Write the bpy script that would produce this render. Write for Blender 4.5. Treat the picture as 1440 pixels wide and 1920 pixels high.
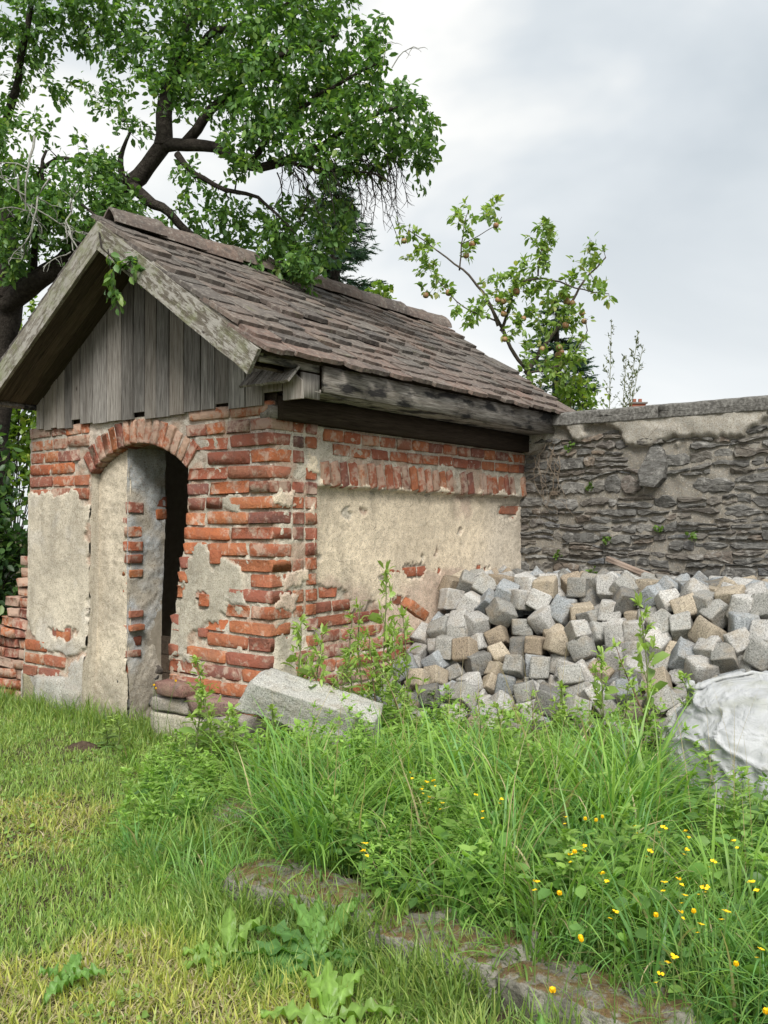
import bpy, math, random
import numpy as np
from mathutils import Vector, Matrix, Euler
for _o in list(bpy.data.objects): bpy.data.objects.remove(_o)
S = bpy.context.scene
COL = S.collection
rnd = random.Random(11)
rng = np.random.default_rng(11)
# ------------------------------------------------------------------ camera, sky, sun, exposure
FPX = 1700.0
cam_d = bpy.data.cameras.new('camera'); cam = bpy.data.objects.new('camera', cam_d); COL.objects.link(cam)
cam_d.sensor_fit = 'HORIZONTAL'; cam_d.sensor_width = 36.0; cam_d.lens = FPX/1440*36.0
PITCH = math.atan(28/FPX)
cam.location = (0, 0, 1.5); cam.rotation_euler = (math.pi/2+PITCH, 0, 0)
cam_d.clip_start = .05; cam_d.clip_end = 1000
S.camera = cam
EXPO = 1.68
S.view_settings.view_transform = 'Standard'; S.view_settings.look = 'None'
S.view_settings.exposure = EXPO; S.view_settings.gamma = 1; S.view_settings.use_curve_mapping = False
SUN_EL, SUN_AZ = math.radians(46), math.radians(178)     # azimuth: direction the light comes from, clockwise from +Y
world = bpy.data.worlds.new('World'); S.world = world; world.use_nodes = True
def build_world():
    nt = world.node_tree; nt.nodes.clear(); N = nt.nodes.new; L = nt.links.new
    out = N('ShaderNodeOutputWorld'); bg = N('ShaderNodeBackground'); L(bg.outputs[0], out.inputs[0])
    sky = N('ShaderNodeTexSky'); sky.sky_type = 'NISHITA'; sky.sun_disc = False
    sky.sun_elevation = SUN_EL; sky.sun_rotation = SUN_AZ
    tc = N('ShaderNodeTexCoord'); mp = N('ShaderNodeMapping'); mp.inputs['Scale'].default_value = (1, 1, 1.9)
    mp.inputs['Location'].default_value = (.35, .2, .1)
    L(tc.outputs['Generated'], mp.inputs[0])
    n1 = N('ShaderNodeTexNoise'); n1.inputs['Scale'].default_value = 1.9; n1.inputs['Detail'].default_value = 5; n1.inputs['Roughness'].default_value = .5; n1.inputs['Distortion'].default_value = .35
    L(mp.outputs[0], n1.inputs['Vector'])
    r1 = N('ShaderNodeValToRGB'); e = r1.color_ramp.elements
    e[0].position = .34; e[0].color = (.50, .555, .60, 1); e[1].position = .62; e[1].color = (.90, .895, .87, 1)
    m = e.new(.47); m.color = (.62, .665, .70, 1)
    L(n1.outputs[0], r1.inputs[0])
    # brighter veil low over the horizon, as under a thin overcast
    sx = N('ShaderNodeSeparateXYZ'); L(tc.outputs['Generated'], sx.inputs[0])
    mr = N('ShaderNodeMapRange'); mr.inputs['From Min'].default_value = 0; mr.inputs['From Max'].default_value = .42
    mr.inputs['To Min'].default_value = .75; mr.inputs['To Max'].default_value = 0; L(sx.outputs['Z'], mr.inputs['Value'])
    mx = N('ShaderNodeMix'); mx.data_type = 'RGBA'; mx.inputs['B'].default_value = (.86, .875, .875, 1)
    L(mr.outputs[0], mx.inputs['Factor']); L(r1.outputs[0], mx.inputs['A'])
    # blue sky barely coming through the cloud
    sc = N('ShaderNodeVectorMath'); sc.operation = 'SCALE'; sc.inputs['Scale'].default_value = .05; L(sky.outputs[0], sc.inputs[0])
    sc2 = N('ShaderNodeVectorMath'); sc2.operation = 'SCALE'; sc2.inputs['Scale'].default_value = 1.0; L(mx.outputs['Result'], sc2.inputs[0])
    ad = N('ShaderNodeVectorMath'); ad.operation = 'MULTIPLY_ADD'; ad.inputs[1].default_value = (.06, .06, .06)
    L(sc.outputs[0], ad.inputs[0]); L(sc2.outputs[0], ad.inputs[2])
    L(ad.outputs[0], bg.inputs[0]); bg.inputs[1].default_value = .365
build_world()
sun_d = bpy.data.lights.new('sun', 'SUN'); sun = bpy.data.objects.new('sun', sun_d); COL.objects.link(sun)
sun_d.energy = 1.5; sun_d.angle = math.radians(25); sun_d.color = (1, .965, .91)
sun_dir = Vector((math.sin(SUN_AZ)*math.cos(SUN_EL), math.cos(SUN_AZ)*math.cos(SUN_EL), math.sin(SUN_EL)))
sun.rotation_euler = sun_dir.to_track_quat('Z', 'Y').to_euler()
# ------------------------------------------------------------------ helpers
def at(px, py, Y):
    """world point at depth Y seen at photo pixel (px, py)"""
    return Vector(((px-720)/FPX*Y, Y, 1.5+(988-py)/FPX*Y))
def tag(o, label=None, cat=None, group=None, kind=None):
    if label: o['label'] = label
    if cat: o['category'] = cat
    if group: o['group'] = group
    if kind: o['kind'] = kind
    return o
def empty(name, loc=(0, 0, 0), rz=0, parent=None):
    o = bpy.data.objects.new(name, None); COL.objects.link(o); o.location = loc; o.rotation_euler = (0, 0, rz)
    o.empty_display_size = .1
    if parent: o.parent = parent
    return o
def mesh(name, V, F, smooth=False, col=None):
    """V (n,3); F list of faces or an int array (m,k)"""
    me = bpy.data.meshes.new(name)
    V = np.asarray(V, dtype=np.float32)
    if isinstance(F, np.ndarray):
        F = F.astype(np.int32); m, k = F.shape
        me.vertices.add(len(V)); me.vertices.foreach_set('co', V.ravel())
        me.loops.add(m*k); me.loops.foreach_set('vertex_index', F.ravel())
        me.polygons.add(m); me.polygons.foreach_set('loop_start', np.arange(0, m*k, k, dtype=np.int32))
        me.update(calc_edges=True)
    else:
        me.from_pydata(V.tolist(), [], F)
    if smooth: me.polygons.foreach_set('use_smooth', np.ones(len(me.polygons), dtype=bool))
    if col is not None:
        a = me.color_attributes.new('col', 'FLOAT_COLOR', 'POINT')
        c = np.ones((len(V), 4), dtype=np.float32); c[:, :3] = col; a.data.foreach_set('color', c.ravel())
    me.update(); return me
def put(name, me, mat=None, parent=None, loc=None, rot=None, scale=None):
    o = bpy.data.objects.new(name, me); COL.objects.link(o)
    if mat is not None and len(me.materials) == 0: me.materials.append(mat)
    if parent: o.parent = parent
    if loc is not None: o.location = loc
    if rot is not None: o.rotation_euler = rot
    if scale is not None: o.scale = scale
    return o
def _h(ix, iy, iz, seed):
    n = (ix*374761393 + iy*668265263 + iz*2147483647 + seed*1274126177) & 0xffffffff
    n = ((n ^ (n >> 13))*1274126177) & 0xffffffff
    n = ((n ^ (n >> 16))*2246822519) & 0xffffffff
    return ((n ^ (n >> 15)) & 0xffffff)/float(0xffffff)
def vn(x, y, z=0.0, seed=0):
    x, y, z = np.broadcast_arrays(np.asarray(x, float), np.asarray(y, float), np.asarray(z, float))
    ix, iy, iz = np.floor(x).astype(np.int64), np.floor(y).astype(np.int64), np.floor(z).astype(np.int64)
    fx, fy, fz = x-ix, y-iy, z-iz
    fx, fy, fz = fx*fx*(3-2*fx), fy*fy*(3-2*fy), fz*fz*(3-2*fz)
    r = 0
    for a in (0, 1):
        for b in (0, 1):
            for c in (0, 1):
                r = r + _h(ix+a, iy+b, iz+c, seed)*(fx if a else 1-fx)*(fy if b else 1-fy)*(fz if c else 1-fz)
    return r
def fbm(x, y, z=0.0, s=1.0, o=4, seed=0):
    x = np.asarray(x, float)*s; y = np.asarray(y, float)*s; z = np.asarray(z, float)*s
    r = 0; a = .5; t = 0
    for i in range(o):
        r = r + a*vn(x, y, z, seed+i*17); t += a; a *= .5; x = x*2.03+5.1; y = y*2.03+1.7; z = z*2.03+3.3
    return r/t
def sm(x, a, b):
    t = np.clip((np.asarray(x, float)-a)/(b-a), 0, 1); return t*t*(3-2*t)
def sdf(px, py, poly):
    """signed distance, positive inside"""
    d = np.full(np.shape(px), 1e9); ins = np.zeros(np.shape(px), bool); n = len(poly)
    for i in range(n):
        ax, ay = poly[i]; bx, by = poly[(i+1) % n]
        ex, ey = bx-ax, by-ay; wx, wy = px-ax, py-ay
        t = np.clip((wx*ex+wy*ey)/(ex*ex+ey*ey+1e-12), 0, 1)
        d = np.minimum(d, np.hypot(wx-ex*t, wy-ey*t))
        c = ((ay > py) != (by > py)) & (px < (bx-ax)*(py-ay)/((by-ay) if by != ay else 1e-9)+ax)
        ins ^= c
    return np.where(ins, d, -d)
def box_bm(x0, x1, y0, y1, z0, z1):
    V = [(x, y, z) for x in (x0, x1) for y in (y0, y1) for z in (z0, z1)]
    return V, [(0, 1, 3, 2), (4, 6, 7, 5), (0, 4, 5, 1), (2, 3, 7, 6), (0, 2, 6, 4), (1, 5, 7, 3)]
def cube_grid(n):
    """unit cube surface (-.5 .5) with n cells per edge, welded"""
    idx = {}; V = []; F = []
    def vi(p):
        k = tuple(round(q*n) for q in p)
        if k not in idx: idx[k] = len(V); V.append(p)
        return idx[k]
    for ax in range(3):
        for sd in (0, 1):
            for i in range(n):
                for j in range(n):
                    q = []
                    for a, b in ((i, j), (i+1, j), (i+1, j+1), (i, j+1)):
                        p = [0, 0, 0]; p[ax] = sd; p[(ax+1) % 3] = a/n; p[(ax+2) % 3] = b/n; q.append(vi(tuple(p)))
                    F.append(q if sd else q[::-1])
    return np.array(V)-.5, np.array(F)
def rock(dims, n=6, rnd_=.15, amp=.02, ns=4, seed=0, warp=.0):
    """roughly squared stone: rounded subdivided cube with noise"""
    V, F = cube_grid(n)
    L = np.max(np.abs(V), axis=1, keepdims=True); N = V/(np.linalg.norm(V, axis=1, keepdims=True)+1e-9)
    V = V*(1-rnd_) + N*L*rnd_*1.15
    D = np.array(dims); P = V*D
    if warp:
        r = np.random.default_rng(seed)
        for ax in range(3):
            a, b = (ax+1) % 3, (ax+2) % 3
            P[:, a] *= 1+warp*r.uniform(-1, 1)*V[:, ax]*2; P[:, b] *= 1+warp*r.uniform(-1, 1)*V[:, ax]*2
            P[:, a] += warp*r.uniform(-.5, .5)*V[:, ax]*D[a]
    d = (fbm(P[:, 0]+seed*3.1, P[:, 1], P[:, 2], ns, 4, seed)-.5)*2*amp
    P = P+N*d[:, None]
    return P, F
class Tubes:
    def __init__(s): s.V = []; s.F = []; s.n = 0; s.C = []
    def add(s, pts, rad, k=6, col=None):
        P = np.asarray(pts, float); R = np.asarray(rad, float)*np.ones(len(P)); m = len(P)
        T = np.gradient(P, axis=0); T /= np.linalg.norm(T, axis=1, keepdims=True)+1e-9
        up = np.array((.31, .17, .93)) if abs(T[0, 2]) < .9 else np.array((1., 0, .1))
        A = np.cross(T, up); A /= np.linalg.norm(A, axis=1, keepdims=True)+1e-9; B = np.cross(T, A)
        th = np.arange(k)*2*math.pi/k
        ring = P[:, None, :]+R[:, None, None]*(np.cos(th)[None, :, None]*A[:, None, :]+np.sin(th)[None, :, None]*B[:, None, :])
        s.V.append(ring.reshape(-1, 3))
        i = np.arange(m-1)[:, None]*k; j = np.arange(k)[None, :]; j2 = (j+1) % k
        s.F.append(np.stack([i+j, i+j2, i+k+j2, i+k+j], -1).reshape(-1, 4)+s.n); s.n += m*k
        if col is not None: s.C.append(np.tile(np.array(col), (m*k, 1)))
    def mesh(s, name): return mesh(name, np.concatenate(s.V), np.concatenate(s.F), True, np.concatenate(s.C) if s.C else None)
def leaf_arrays(P, D, Nn, L, W, fold=.25, curl=.15):
    """8-vertex folded leaves: P base, D direction, Nn normal (all n,3), L length, W width (n)"""
    P, D, Nn = map(lambda a: np.asarray(a, float), (P, D, Nn)); n = len(P)
    D = D/(np.linalg.norm(D, axis=1, keepdims=True)+1e-9)
    X = np.cross(D, Nn); X /= np.linalg.norm(X, axis=1, keepdims=True)+1e-9; Nn = np.cross(X, D)
    L = (np.ones(n)*L)[:, None]; W = (np.ones(n)*W)[:, None]*.5
    def pt(a, b, c): return P+D*L*a+X*W*b+Nn*(W*c*fold*2 - L*curl*a*a)
    V = np.stack([pt(0, 0, 0), pt(.32, .9, .5), pt(.32, -.9, .5), pt(.7, .82, .45), pt(.7, -.82, .45), pt(1, 0, 0), pt(.35, 0, 0), pt(.7, 0, 0)], 1)
    f = np.array([(0, 1, 6), (0, 6, 2), (6, 1, 3), (6, 3, 7), (2, 6, 7), (2, 7, 4), (7, 3, 5), (4, 7, 5)])
    F = (f[None]+np.arange(n)[:, None, None]*8).reshape(-1, 3)
    return V.reshape(-1, 3), F
def leaves(name, P, D, Nn, L, W, col, **k):
    V, F = leaf_arrays(P, D, Nn, L, W, **k)
    return mesh(name, V, F, True, np.repeat(np.asarray(col), 8, axis=0))
def blades(P, ang, lean, L, W, seg, col, tipcol=None, droop=1.0):
    """grass blades, vectorised. P (n,3) base, ang heading, lean initial lean (rad), L length, W width"""
    n = len(P); u = np.linspace(0, 1, seg+1)
    th = lean[:, None]+droop[:, None]*u[None, :]**1.3
    ds = L[:, None]/seg
    r = np.concatenate([np.zeros((n, 1)), np.cumsum(np.sin(th[:, :-1])*ds, 1)], 1)
    z = np.concatenate([np.zeros((n, 1)), np.cumsum(np.cos(th[:, :-1])*ds, 1)], 1)
    ca, sa = np.cos(ang)[:, None], np.sin(ang)[:, None]
    C = np.stack([P[:, 0:1]+r*ca, P[:, 1:2]+r*sa, P[:, 2:3]+z], -1)
    tw = ang+rng.uniform(-.9, .9, n)
    wv = np.stack([-np.sin(tw), np.cos(tw), np.zeros(n)], -1)[:, None, :]
    w = (W[:, None]*.5*(1-u[None, :]**2.2)*(.55+.45*sm(u, 0, .25))[None, :])[:, :, None]
    A = C-wv*w; B = C+wv*w; B[:, -1] = C[:, -1]; A[:, -1] = C[:, -1]+wv[:, 0]*.0003
    V = np.stack([A, B], 2).reshape(n, -1, 3)
    i = np.arange(seg)*2
    f = np.stack([i, i+1, i+3, i+2], -1)
    F = (f[None]+np.arange(n)[:, None, None]*(2*(seg+1))).reshape(-1, 4)
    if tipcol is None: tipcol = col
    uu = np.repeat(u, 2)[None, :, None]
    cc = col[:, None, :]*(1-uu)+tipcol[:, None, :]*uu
    return V.reshape(-1, 3), F, cc.reshape(-1, 3)
def join(parts):
    V = []; F = []; C = []; n = 0
    for v, f, c in parts: V.append(v); F.append(f+n); C.append(c); n += len(v)
    return np.concatenate(V), np.concatenate(F), np.concatenate(C)
# ------------------------------------------------------------------ materials
class M:
    def __init__(s, name, rough=.9, spec=.2):
        s.m = bpy.data.materials.new(name); s.m.use_nodes = True; s.nt = s.m.node_tree
        s.b = s.nt.nodes['Principled BSDF']; s.b.inputs['Roughness'].default_value = rough; s.b.inputs['Specular IOR Level'].default_value = spec
        s.tc = s.nt.nodes.new('ShaderNodeTexCoord'); s.oi = s.nt.nodes.new('ShaderNodeObjectInfo'); s.vec = s.tc.outputs['Object']
    def N(s, t): return s.nt.nodes.new(t)
    def L(s, a, b): s.nt.links.new(a, b)
    def setin(s, i, v):
        if hasattr(v, 'is_linked') or isinstance(v, bpy.types.NodeSocket): s.L(v, i)
        else: i.default_value = v
    def randvec(s):
        """object coordinates shifted by the object's own random number"""
        a = s.N('ShaderNodeVectorMath'); a.operation = 'MULTIPLY_ADD'; a.inputs[1].default_value = (1, 1, 1)
        c = s.N('ShaderNodeCombineXYZ'); k = s.math('MULTIPLY', s.oi.outputs['Random'], 57.3)
        for i in range(3): s.L(k, c.inputs[i])
        s.L(s.tc.outputs['Object'], a.inputs[0]); s.L(c.outputs[0], a.inputs[2]); s.vec = a.outputs[0]; return s.vec
    def posvec(s):
        g = s.N('ShaderNodeNewGeometry'); a = s.N('ShaderNodeVectorMath'); a.operation = 'ADD'; c = s.N('ShaderNodeCombineXYZ'); k = s.math('MULTIPLY', s.oi.outputs['Random'], 57.3)
        for i in range(3): s.L(k, c.inputs[i])
        s.L(g.outputs['Position'], a.inputs[0]); s.L(c.outputs[0], a.inputs[1]); s.vec = a.outputs[0]; return s.vec
    def math(s, op, a, b=0.0, c=None):
        n = s.N('ShaderNodeMath'); n.operation = op; s.setin(n.inputs[0], a); s.setin(n.inputs[1], b)
        if c is not None: s.setin(n.inputs[2], c)
        return n.outputs[0]
    def noise(s, scale, detail=4, rough=.55, stretch=None, dist=0, vec=None):
        n = s.N('ShaderNodeTexNoise'); n.inputs['Scale'].default_value = scale; n.inputs['Detail'].default_value = detail
        n.inputs['Roughness'].default_value = rough; n.inputs['Distortion'].default_value = dist
        v = vec or s.vec
        if stretch:
            mp = s.N('ShaderNodeMapping'); mp.inputs['Scale'].default_value = stretch; s.L(v, mp.inputs[0]); v = mp.outputs[0]
        s.L(v, n.inputs['Vector']); return n.outputs[0]
    def vor(s, scale, feature='F1', stretch=None, out='Distance'):
        n = s.N('ShaderNodeTexVoronoi'); n.feature = feature; n.inputs['Scale'].default_value = scale; v = s.vec
        if stretch:
            mp = s.N('ShaderNodeMapping'); mp.inputs['Scale'].default_value = stretch; s.L(v, mp.inputs[0]); v = mp.outputs[0]
        s.L(v, n.inputs['Vector']); return n.outputs[out]
    def ramp(s, f, stops, interp='LINEAR'):
        n = s.N('ShaderNodeValToRGB'); n.color_ramp.interpolation = interp; e = n.color_ramp.elements
        while len(e) < len(stops): e.new(.5)
        for q, (p, c) in zip(e, stops):
            q.position = p; q.color = (c[0], c[1], c[2], 1) if hasattr(c, '__len__') else (c, c, c, 1)
        s.setin(n.inputs[0], f); return n.outputs[0]
    def mix(s, f, a, b, mode='MIX'):
        n = s.N('ShaderNodeMix'); n.data_type = 'RGBA'; n.blend_type = mode
        s.setin(n.inputs['Factor'], f)
        for k, v in (('A', a), ('B', b)):
            if isinstance(v, (tuple, list)): n.inputs[k].default_value = (*v[:3], 1)
            else: s.L(v, n.inputs[k])
        return n.outputs['Result']
    def attr(s, name='col'):
        n = s.N('ShaderNodeAttribute'); n.attribute_name = name; return n.outputs['Color']
    def bump(s, h, st=.5, dist=.01):
        n = s.N('ShaderNodeBump'); n.inputs['Strength'].default_value = st; n.inputs['Distance'].default_value = dist
        s.L(h, n.inputs['Height'])
        if s.b.inputs['Normal'].is_linked: s.L(s.b.inputs['Normal'].links[0].from_socket, n.inputs['Normal'])
        s.L(n.outputs[0], s.b.inputs['Normal']); return s
    def base(s, c): s.setin(s.b.inputs['Base Color'], c if not isinstance(c, tuple) else (*c[:3], 1)); return s
def mat_brick():
    m = M('weathered_brick', .95, .1); m.posvec()
    c = m.ramp(m.oi.outputs['Random'], [(0, (.50, .175, .07)), (.2, (.33, .11, .062)), (.4, (.47, .19, .085)), (.54, (.30, .115, .078)), (.68, (.20, .095, .078)), (.8, (.36, .12, .065)), (.9, (.135, .085, .08)), (1, (.45, .19, .11))])
    n = m.noise(14, 5, .6)
    c = m.mix(m.ramp(n, [(.35, 0), (.75, .65)]), c, (.30, .09, .05))
    n2 = m.noise(60, 4, .7); c = m.mix(m.ramp(n2, [(.5, 0), (.75, .6)]), c, (.20, .08, .06))
    # lime and old whitewash clinging to some faces
    n3 = m.noise(13, 6, .68, dist=.3)
    lim = m.math('ADD', n3, m.math('MULTIPLY', m.math('SUBTRACT', m.attr('lime'), .5), .34)) if False else m.math('ADD', n3, m.math('MULTIPLY', m.math('FRACT', m.math('MULTIPLY', m.oi.outputs['Random'], 7.31)), .10))
    o = m.N('ShaderNodeAttribute'); o.attribute_type = 'OBJECT'; o.attribute_name = 'lime'
    lim = m.math('ADD', lim, m.math('MULTIPLY', o.outputs['Fac'], .16))
    c = m.mix(m.ramp(lim, [(.60, 0), (.72, .65)]), c, (.52, .42, .33)); c = m.mix(m.ramp(m.noise(4, 5, .6), [(.50, 0), (.75, .45)]), c, (.16, .12, .10))
    m.base(c); m.bump(m.noise(38, 7, .72), 1.0, .016); m.bump(m.noise(12, 3, .6), .7, .02); return m.m
def mat_wall():
    m = M('lime_mortar_and_plaster', .95, .1)
    c = m.attr('col'); n = m.noise(30, 6, .7)
    c = m.mix(m.ramp(n, [(.36, .42), (.56, 0)]), c, (.30, .25, .18)); n9 = m.noise(5, 7, .75, dist=.5); c = m.mix(m.ramp(n9, [(.52, 0), (.68, .45)]), c, (.25, .225, .18))
    n2 = m.noise(110, 3, .7); c = m.mix(m.ramp(n2, [(.36, .8), (.47, 0)]), c, (.16, .13, .10))
    ck = m.vor(4.3, 'DISTANCE_TO_EDGE'); kk = m.math('ADD', ck, m.math('MULTIPLY', m.noise(9, 5, .7), .05)); c = m.mix(m.ramp(m.math('ADD', kk, m.math('MULTIPLY', m.noise(2.5, 2, .5), .10)), [(.064, .5), (.071, 0)]), c, (.15, .12, .09))
    n4 = m.noise(75, 3, .6); c = m.mix(m.ramp(n4, [(.56, 0), (.72, .5)]), c, (.68, .63, .54))
    m.base(c); m.bump(m.noise(75, 6, .75), .8, .009); m.bump(m.noise(22, 4, .6), .3, .008); return m.m
def mat_wood(name, c0, c1, c2, axis=2, moss=0.0, paint=None, dark=0.0):
    m = M(name, .9, .15); m.randvec()
    st = [5.5, 5.5, 5.5]; st[axis] = .35; st = tuple(st)
    g = m.noise(6, 7, .65, stretch=st, dist=.6)
    st2 = [30, 30, 30]; st2[axis] = .9
    g2 = m.noise(7, 4, .6, stretch=tuple(st2))
    c = m.ramp(g, [(.3, c0), (.5, c1), (.72, c2)])
    c = m.mix(m.ramp(g2, [(.38, .8), (.52, 0)]), c, tuple(q*.45 for q in c0))
    tint = m.math('MULTIPLY_ADD', m.oi.outputs['Random'], .75, .62)
    wr = m.math('FRACT', m.math('MULTIPLY', m.oi.outputs['Random'], 13.7)); c = m.mix(m.math('MULTIPLY', wr, .22), c, (c1[0]*1.15, c1[1]*.95, c1[2]*.72))
    k = m.N('ShaderNodeVectorMath'); k.operation = 'SCALE'; m.L(c, k.inputs[0]); m.L(tint, k.inputs['Scale']); c = k.outputs[0]
    if paint:
        pz = m.noise(10, 6, .75, stretch=tuple(3 if i != axis else .8 for i in range(3)), dist=.3)
        c = m.mix(m.ramp(pz, [(.47, 0), (.54, .85)]), c, paint)
    if moss:
        mo = m.noise(5, 5, .7); c = m.mix(m.ramp(mo, [(.5-moss*.2, 0), (.72, .75)]), c, (.17, .19, .085))
    if dark:
        dn = m.noise(2.2, 4, .6, stretch=tuple(1.6 if i == axis else 5 for i in range(3))); c = m.mix(m.ramp(dn, [(.50, 0), (.62, dark)]), c, (.02, .02, .022))
    # knots
    kn = m.vor(3.2, stretch=tuple(1.0 if i == axis else 2.2 for i in range(3)))
    c = m.mix(m.ramp(kn, [(.035, .85), (.075, 0)]), c, (.03, .022, .018))
    m.base(c); m.bump(g2, .7, .004); m.bump(g, .6, .006); return m.m
def mat_tile():
    m = M('old_clay_roof_tile', .92, .15); m.randvec()
    c = m.ramp(m.oi.outputs['Random'], [(0, (.118, .106, .094)), (.25, (.155, .135, .117)), (.45, (.092, .083, .076)), (.62, (.155, .125, .106)), (.78, (.135, .12, .107)), (.92, (.175, .132, .106)), (1, (.19, .172, .152))])
    o = m.N('ShaderNodeAttribute'); o.attribute_type = 'OBJECT'; o.attribute_name = 'red'
    c = m.mix(m.math('MULTIPLY', o.outputs['Fac'], .6), c, (.215, .142, .113))
    n = m.noise(16, 6, .7); c = m.mix(m.ramp(n, [(.42, 0), (.68, .75)]), c, (.055, .05, .048))
    n2 = m.noise(30, 5, .7); c = m.mix(m.ramp(n2, [(.52, 0), (.68, .65)]), c, (.30, .28, .245))
    n3 = m.noise(5, 4, .6); c = m.mix(m.ramp(n3, [(.64, 0), (.74, .4)]), c, (.14, .15, .06))
    m.base(c); m.bump(m.noise(60, 5, .7), .6, .006); return m.m
def mat_granite():
    m = M('split_granite', .9, .15); m.posvec()
    c = m.oi.outputs['Color']
    n = m.noise(120, 3, .8); sp = m.ramp(n, [(.34, .25), (.45, .76), (.55, 1.0), (.68, 1.35)])
    c = m.mix(1.0, c, sp, 'MULTIPLY')
    n2 = m.noise(9, 5, .65); c = m.mix(m.ramp(n2, [(.48, 0), (.72, .5)]), c, (.30, .24, .165))
    n3 = m.noise(13, 4, .6); c = m.mix(m.ramp(n3, [(.58, 0), (.72, .45)]), c, (.13, .125, .12))
    m.base(c); m.bump(m.noise(42, 6, .75), .8, .009); m.bump(m.noise(11, 3, .6), .5, .02); return m.m
def mat_schist():
    m = M('rough_schist_stone', .92, .15); m.posvec()
    c = m.ramp(m.oi.outputs['Random'], [(0, (.105, .102, .095)), (.2, (.18, .178, .168)), (.38, (.13, .128, .12)), (.55, (.235, .23, .215)), (.68, (.16, .14, .115)), (.80, (.14, .147, .155)), (.90, (.21, .165, .125)), (1, (.19, .187, .178))])
    g = m.noise(11, 6, .7, stretch=(1, 1, 3.0), dist=1.0)
    c = m.mix(m.ramp(g, [(.38, .8), (.58, 0)]), c, (.05, .045, .04))
    n2 = m.noise(14, 7, .78); c = m.mix(m.ramp(n2, [(.52, 0), (.64, .7)]), c, (.34, .33, .305))
    n3 = m.noise(38, 4, .7); c = m.mix(m.ramp(n3, [(.6, 0), (.7, .6)]), c, (.05, .045, .045))
    m.base(c); m.bump(g, .7, .012); m.bump(m.noise(45, 6, .75), .8, .010); return m.m
def mat_simple(name, cols, scale=20, rough=.9, bump=.5, bd=.01, spec=.15, detail=5):
    m = M(name, rough, spec); n = m.noise(scale, detail, .68)
    k = len(cols); m.base(m.ramp(n, [(.3+.42*i/(k-1), c) for i, c in enumerate(cols)])); m.bump(m.noise(scale*2.5, 5, .7), bump, bd); return m.m
def mat_leaf(name, rough=.5, trans=.35, spec=.35, back=1.0):
    m = M(name, rough, spec); c = m.attr('col'); m.base(c)
    tr = m.N('ShaderNodeBsdfTranslucent'); mul = m.mix(1.0, c, (1.35, 1.45, .60), 'MULTIPLY'); m.L(mul, tr.inputs[0])
    mx = m.N('ShaderNodeMixShader'); mx.inputs[0].default_value = trans
    out = m.nt.nodes['Material Output']; m.L(m.b.outputs[0], mx.inputs[1]); m.L(tr.outputs[0], mx.inputs[2]); m.L(mx.outputs[0], out.inputs[0]); return m.m
MB, MW, MT, MG, MS = mat_brick(), mat_wall(), mat_tile(), mat_granite(), mat_schist()
WOOD = mat_wood('grey_weathered_board', (.14, .128, .115), (.25, .236, .216), (.37, .355, .33), 2)
WOODX = mat_wood('grey_weathered_beam', (.14, .125, .105), (.25, .23, .205), (.40, .38, .35), 0, dark=.9)
WOODD = mat_wood('dark_old_timber', (.035, .026, .02), (.065, .05, .038), (.11, .085, .065), 0)
RAKE = mat_wood('lichen_covered_barge_board', (.085, .078, .065), (.16, .148, .125), (.25, .235, .205), 0, moss=.15, paint=(.36, .345, .31))
SOFF = mat_wood('dark_soffit_board', (.05, .04, .03), (.085, .07, .05), (.13, .105, .08), 0)
CONC = mat_simple('rough_lichened_concrete', [(.055, .052, .047), (.12, .115, .105), (.20, .195, .18), (.33, .32, .30)], 38, .95, .8, .012)
LEAF = mat_leaf('leaf', .42, .42, .4)
GRASS = mat_leaf('grass_blade', .45, .42, .4)
BARK = mat_simple('dark_plum_bark', [(.022, .018, .015), (.05, .042, .035), (.085, .075, .062)], 26, .95, 1.0, .03)
TWIG = mat_simple('grey_lichened_twig', [(.10, .095, .08), (.24, .24, .21), (.38, .39, .34)], 40, .95, .5, .004)
STEM = M('plant_stem', .6, .2); STEM.base(STEM.attr('col')); STEM = STEM.m
# ================================================================== ground and large structure
KL = [(2.2, 1.4), (1.2, 2.2), (.56, 2.66), (.24, 3.03), (-.32, 3.46), (-.66, 4.1), (-.80, 5.0), (-.72, 5.9)]   # edge of the raised bed
BEDPOLY = KL+[(3.4, 8.0), (6, 8.0), (6, 1.4)]
def bed(x, y): return sdf(np.asarray(x, float), np.asarray(y, float), BEDPOLY)
def gz(x, y):
    x = np.asarray(x, float); y = np.asarray(y, float)
    b = sm(bed(x, y), -.05, .22)*(.13-.09*sm(y, 4.2, 5.6))
    near = 1-sm(np.hypot(x, y-4), 20, 60)
    return b*(1-sm(y, 7.5, 9)) + ((fbm(x, y, 0, 1.1, 3, 5)-.5)*.07+(fbm(x, y, 0, 6, 3, 9)-.5)*.03)*near + (fbm(x, y, 0, .05, 2, 3)-.5)*1.2*(1-near)
def gz1(x, y): return float(gz(np.array([x]), np.array([y]))[0])
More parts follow.
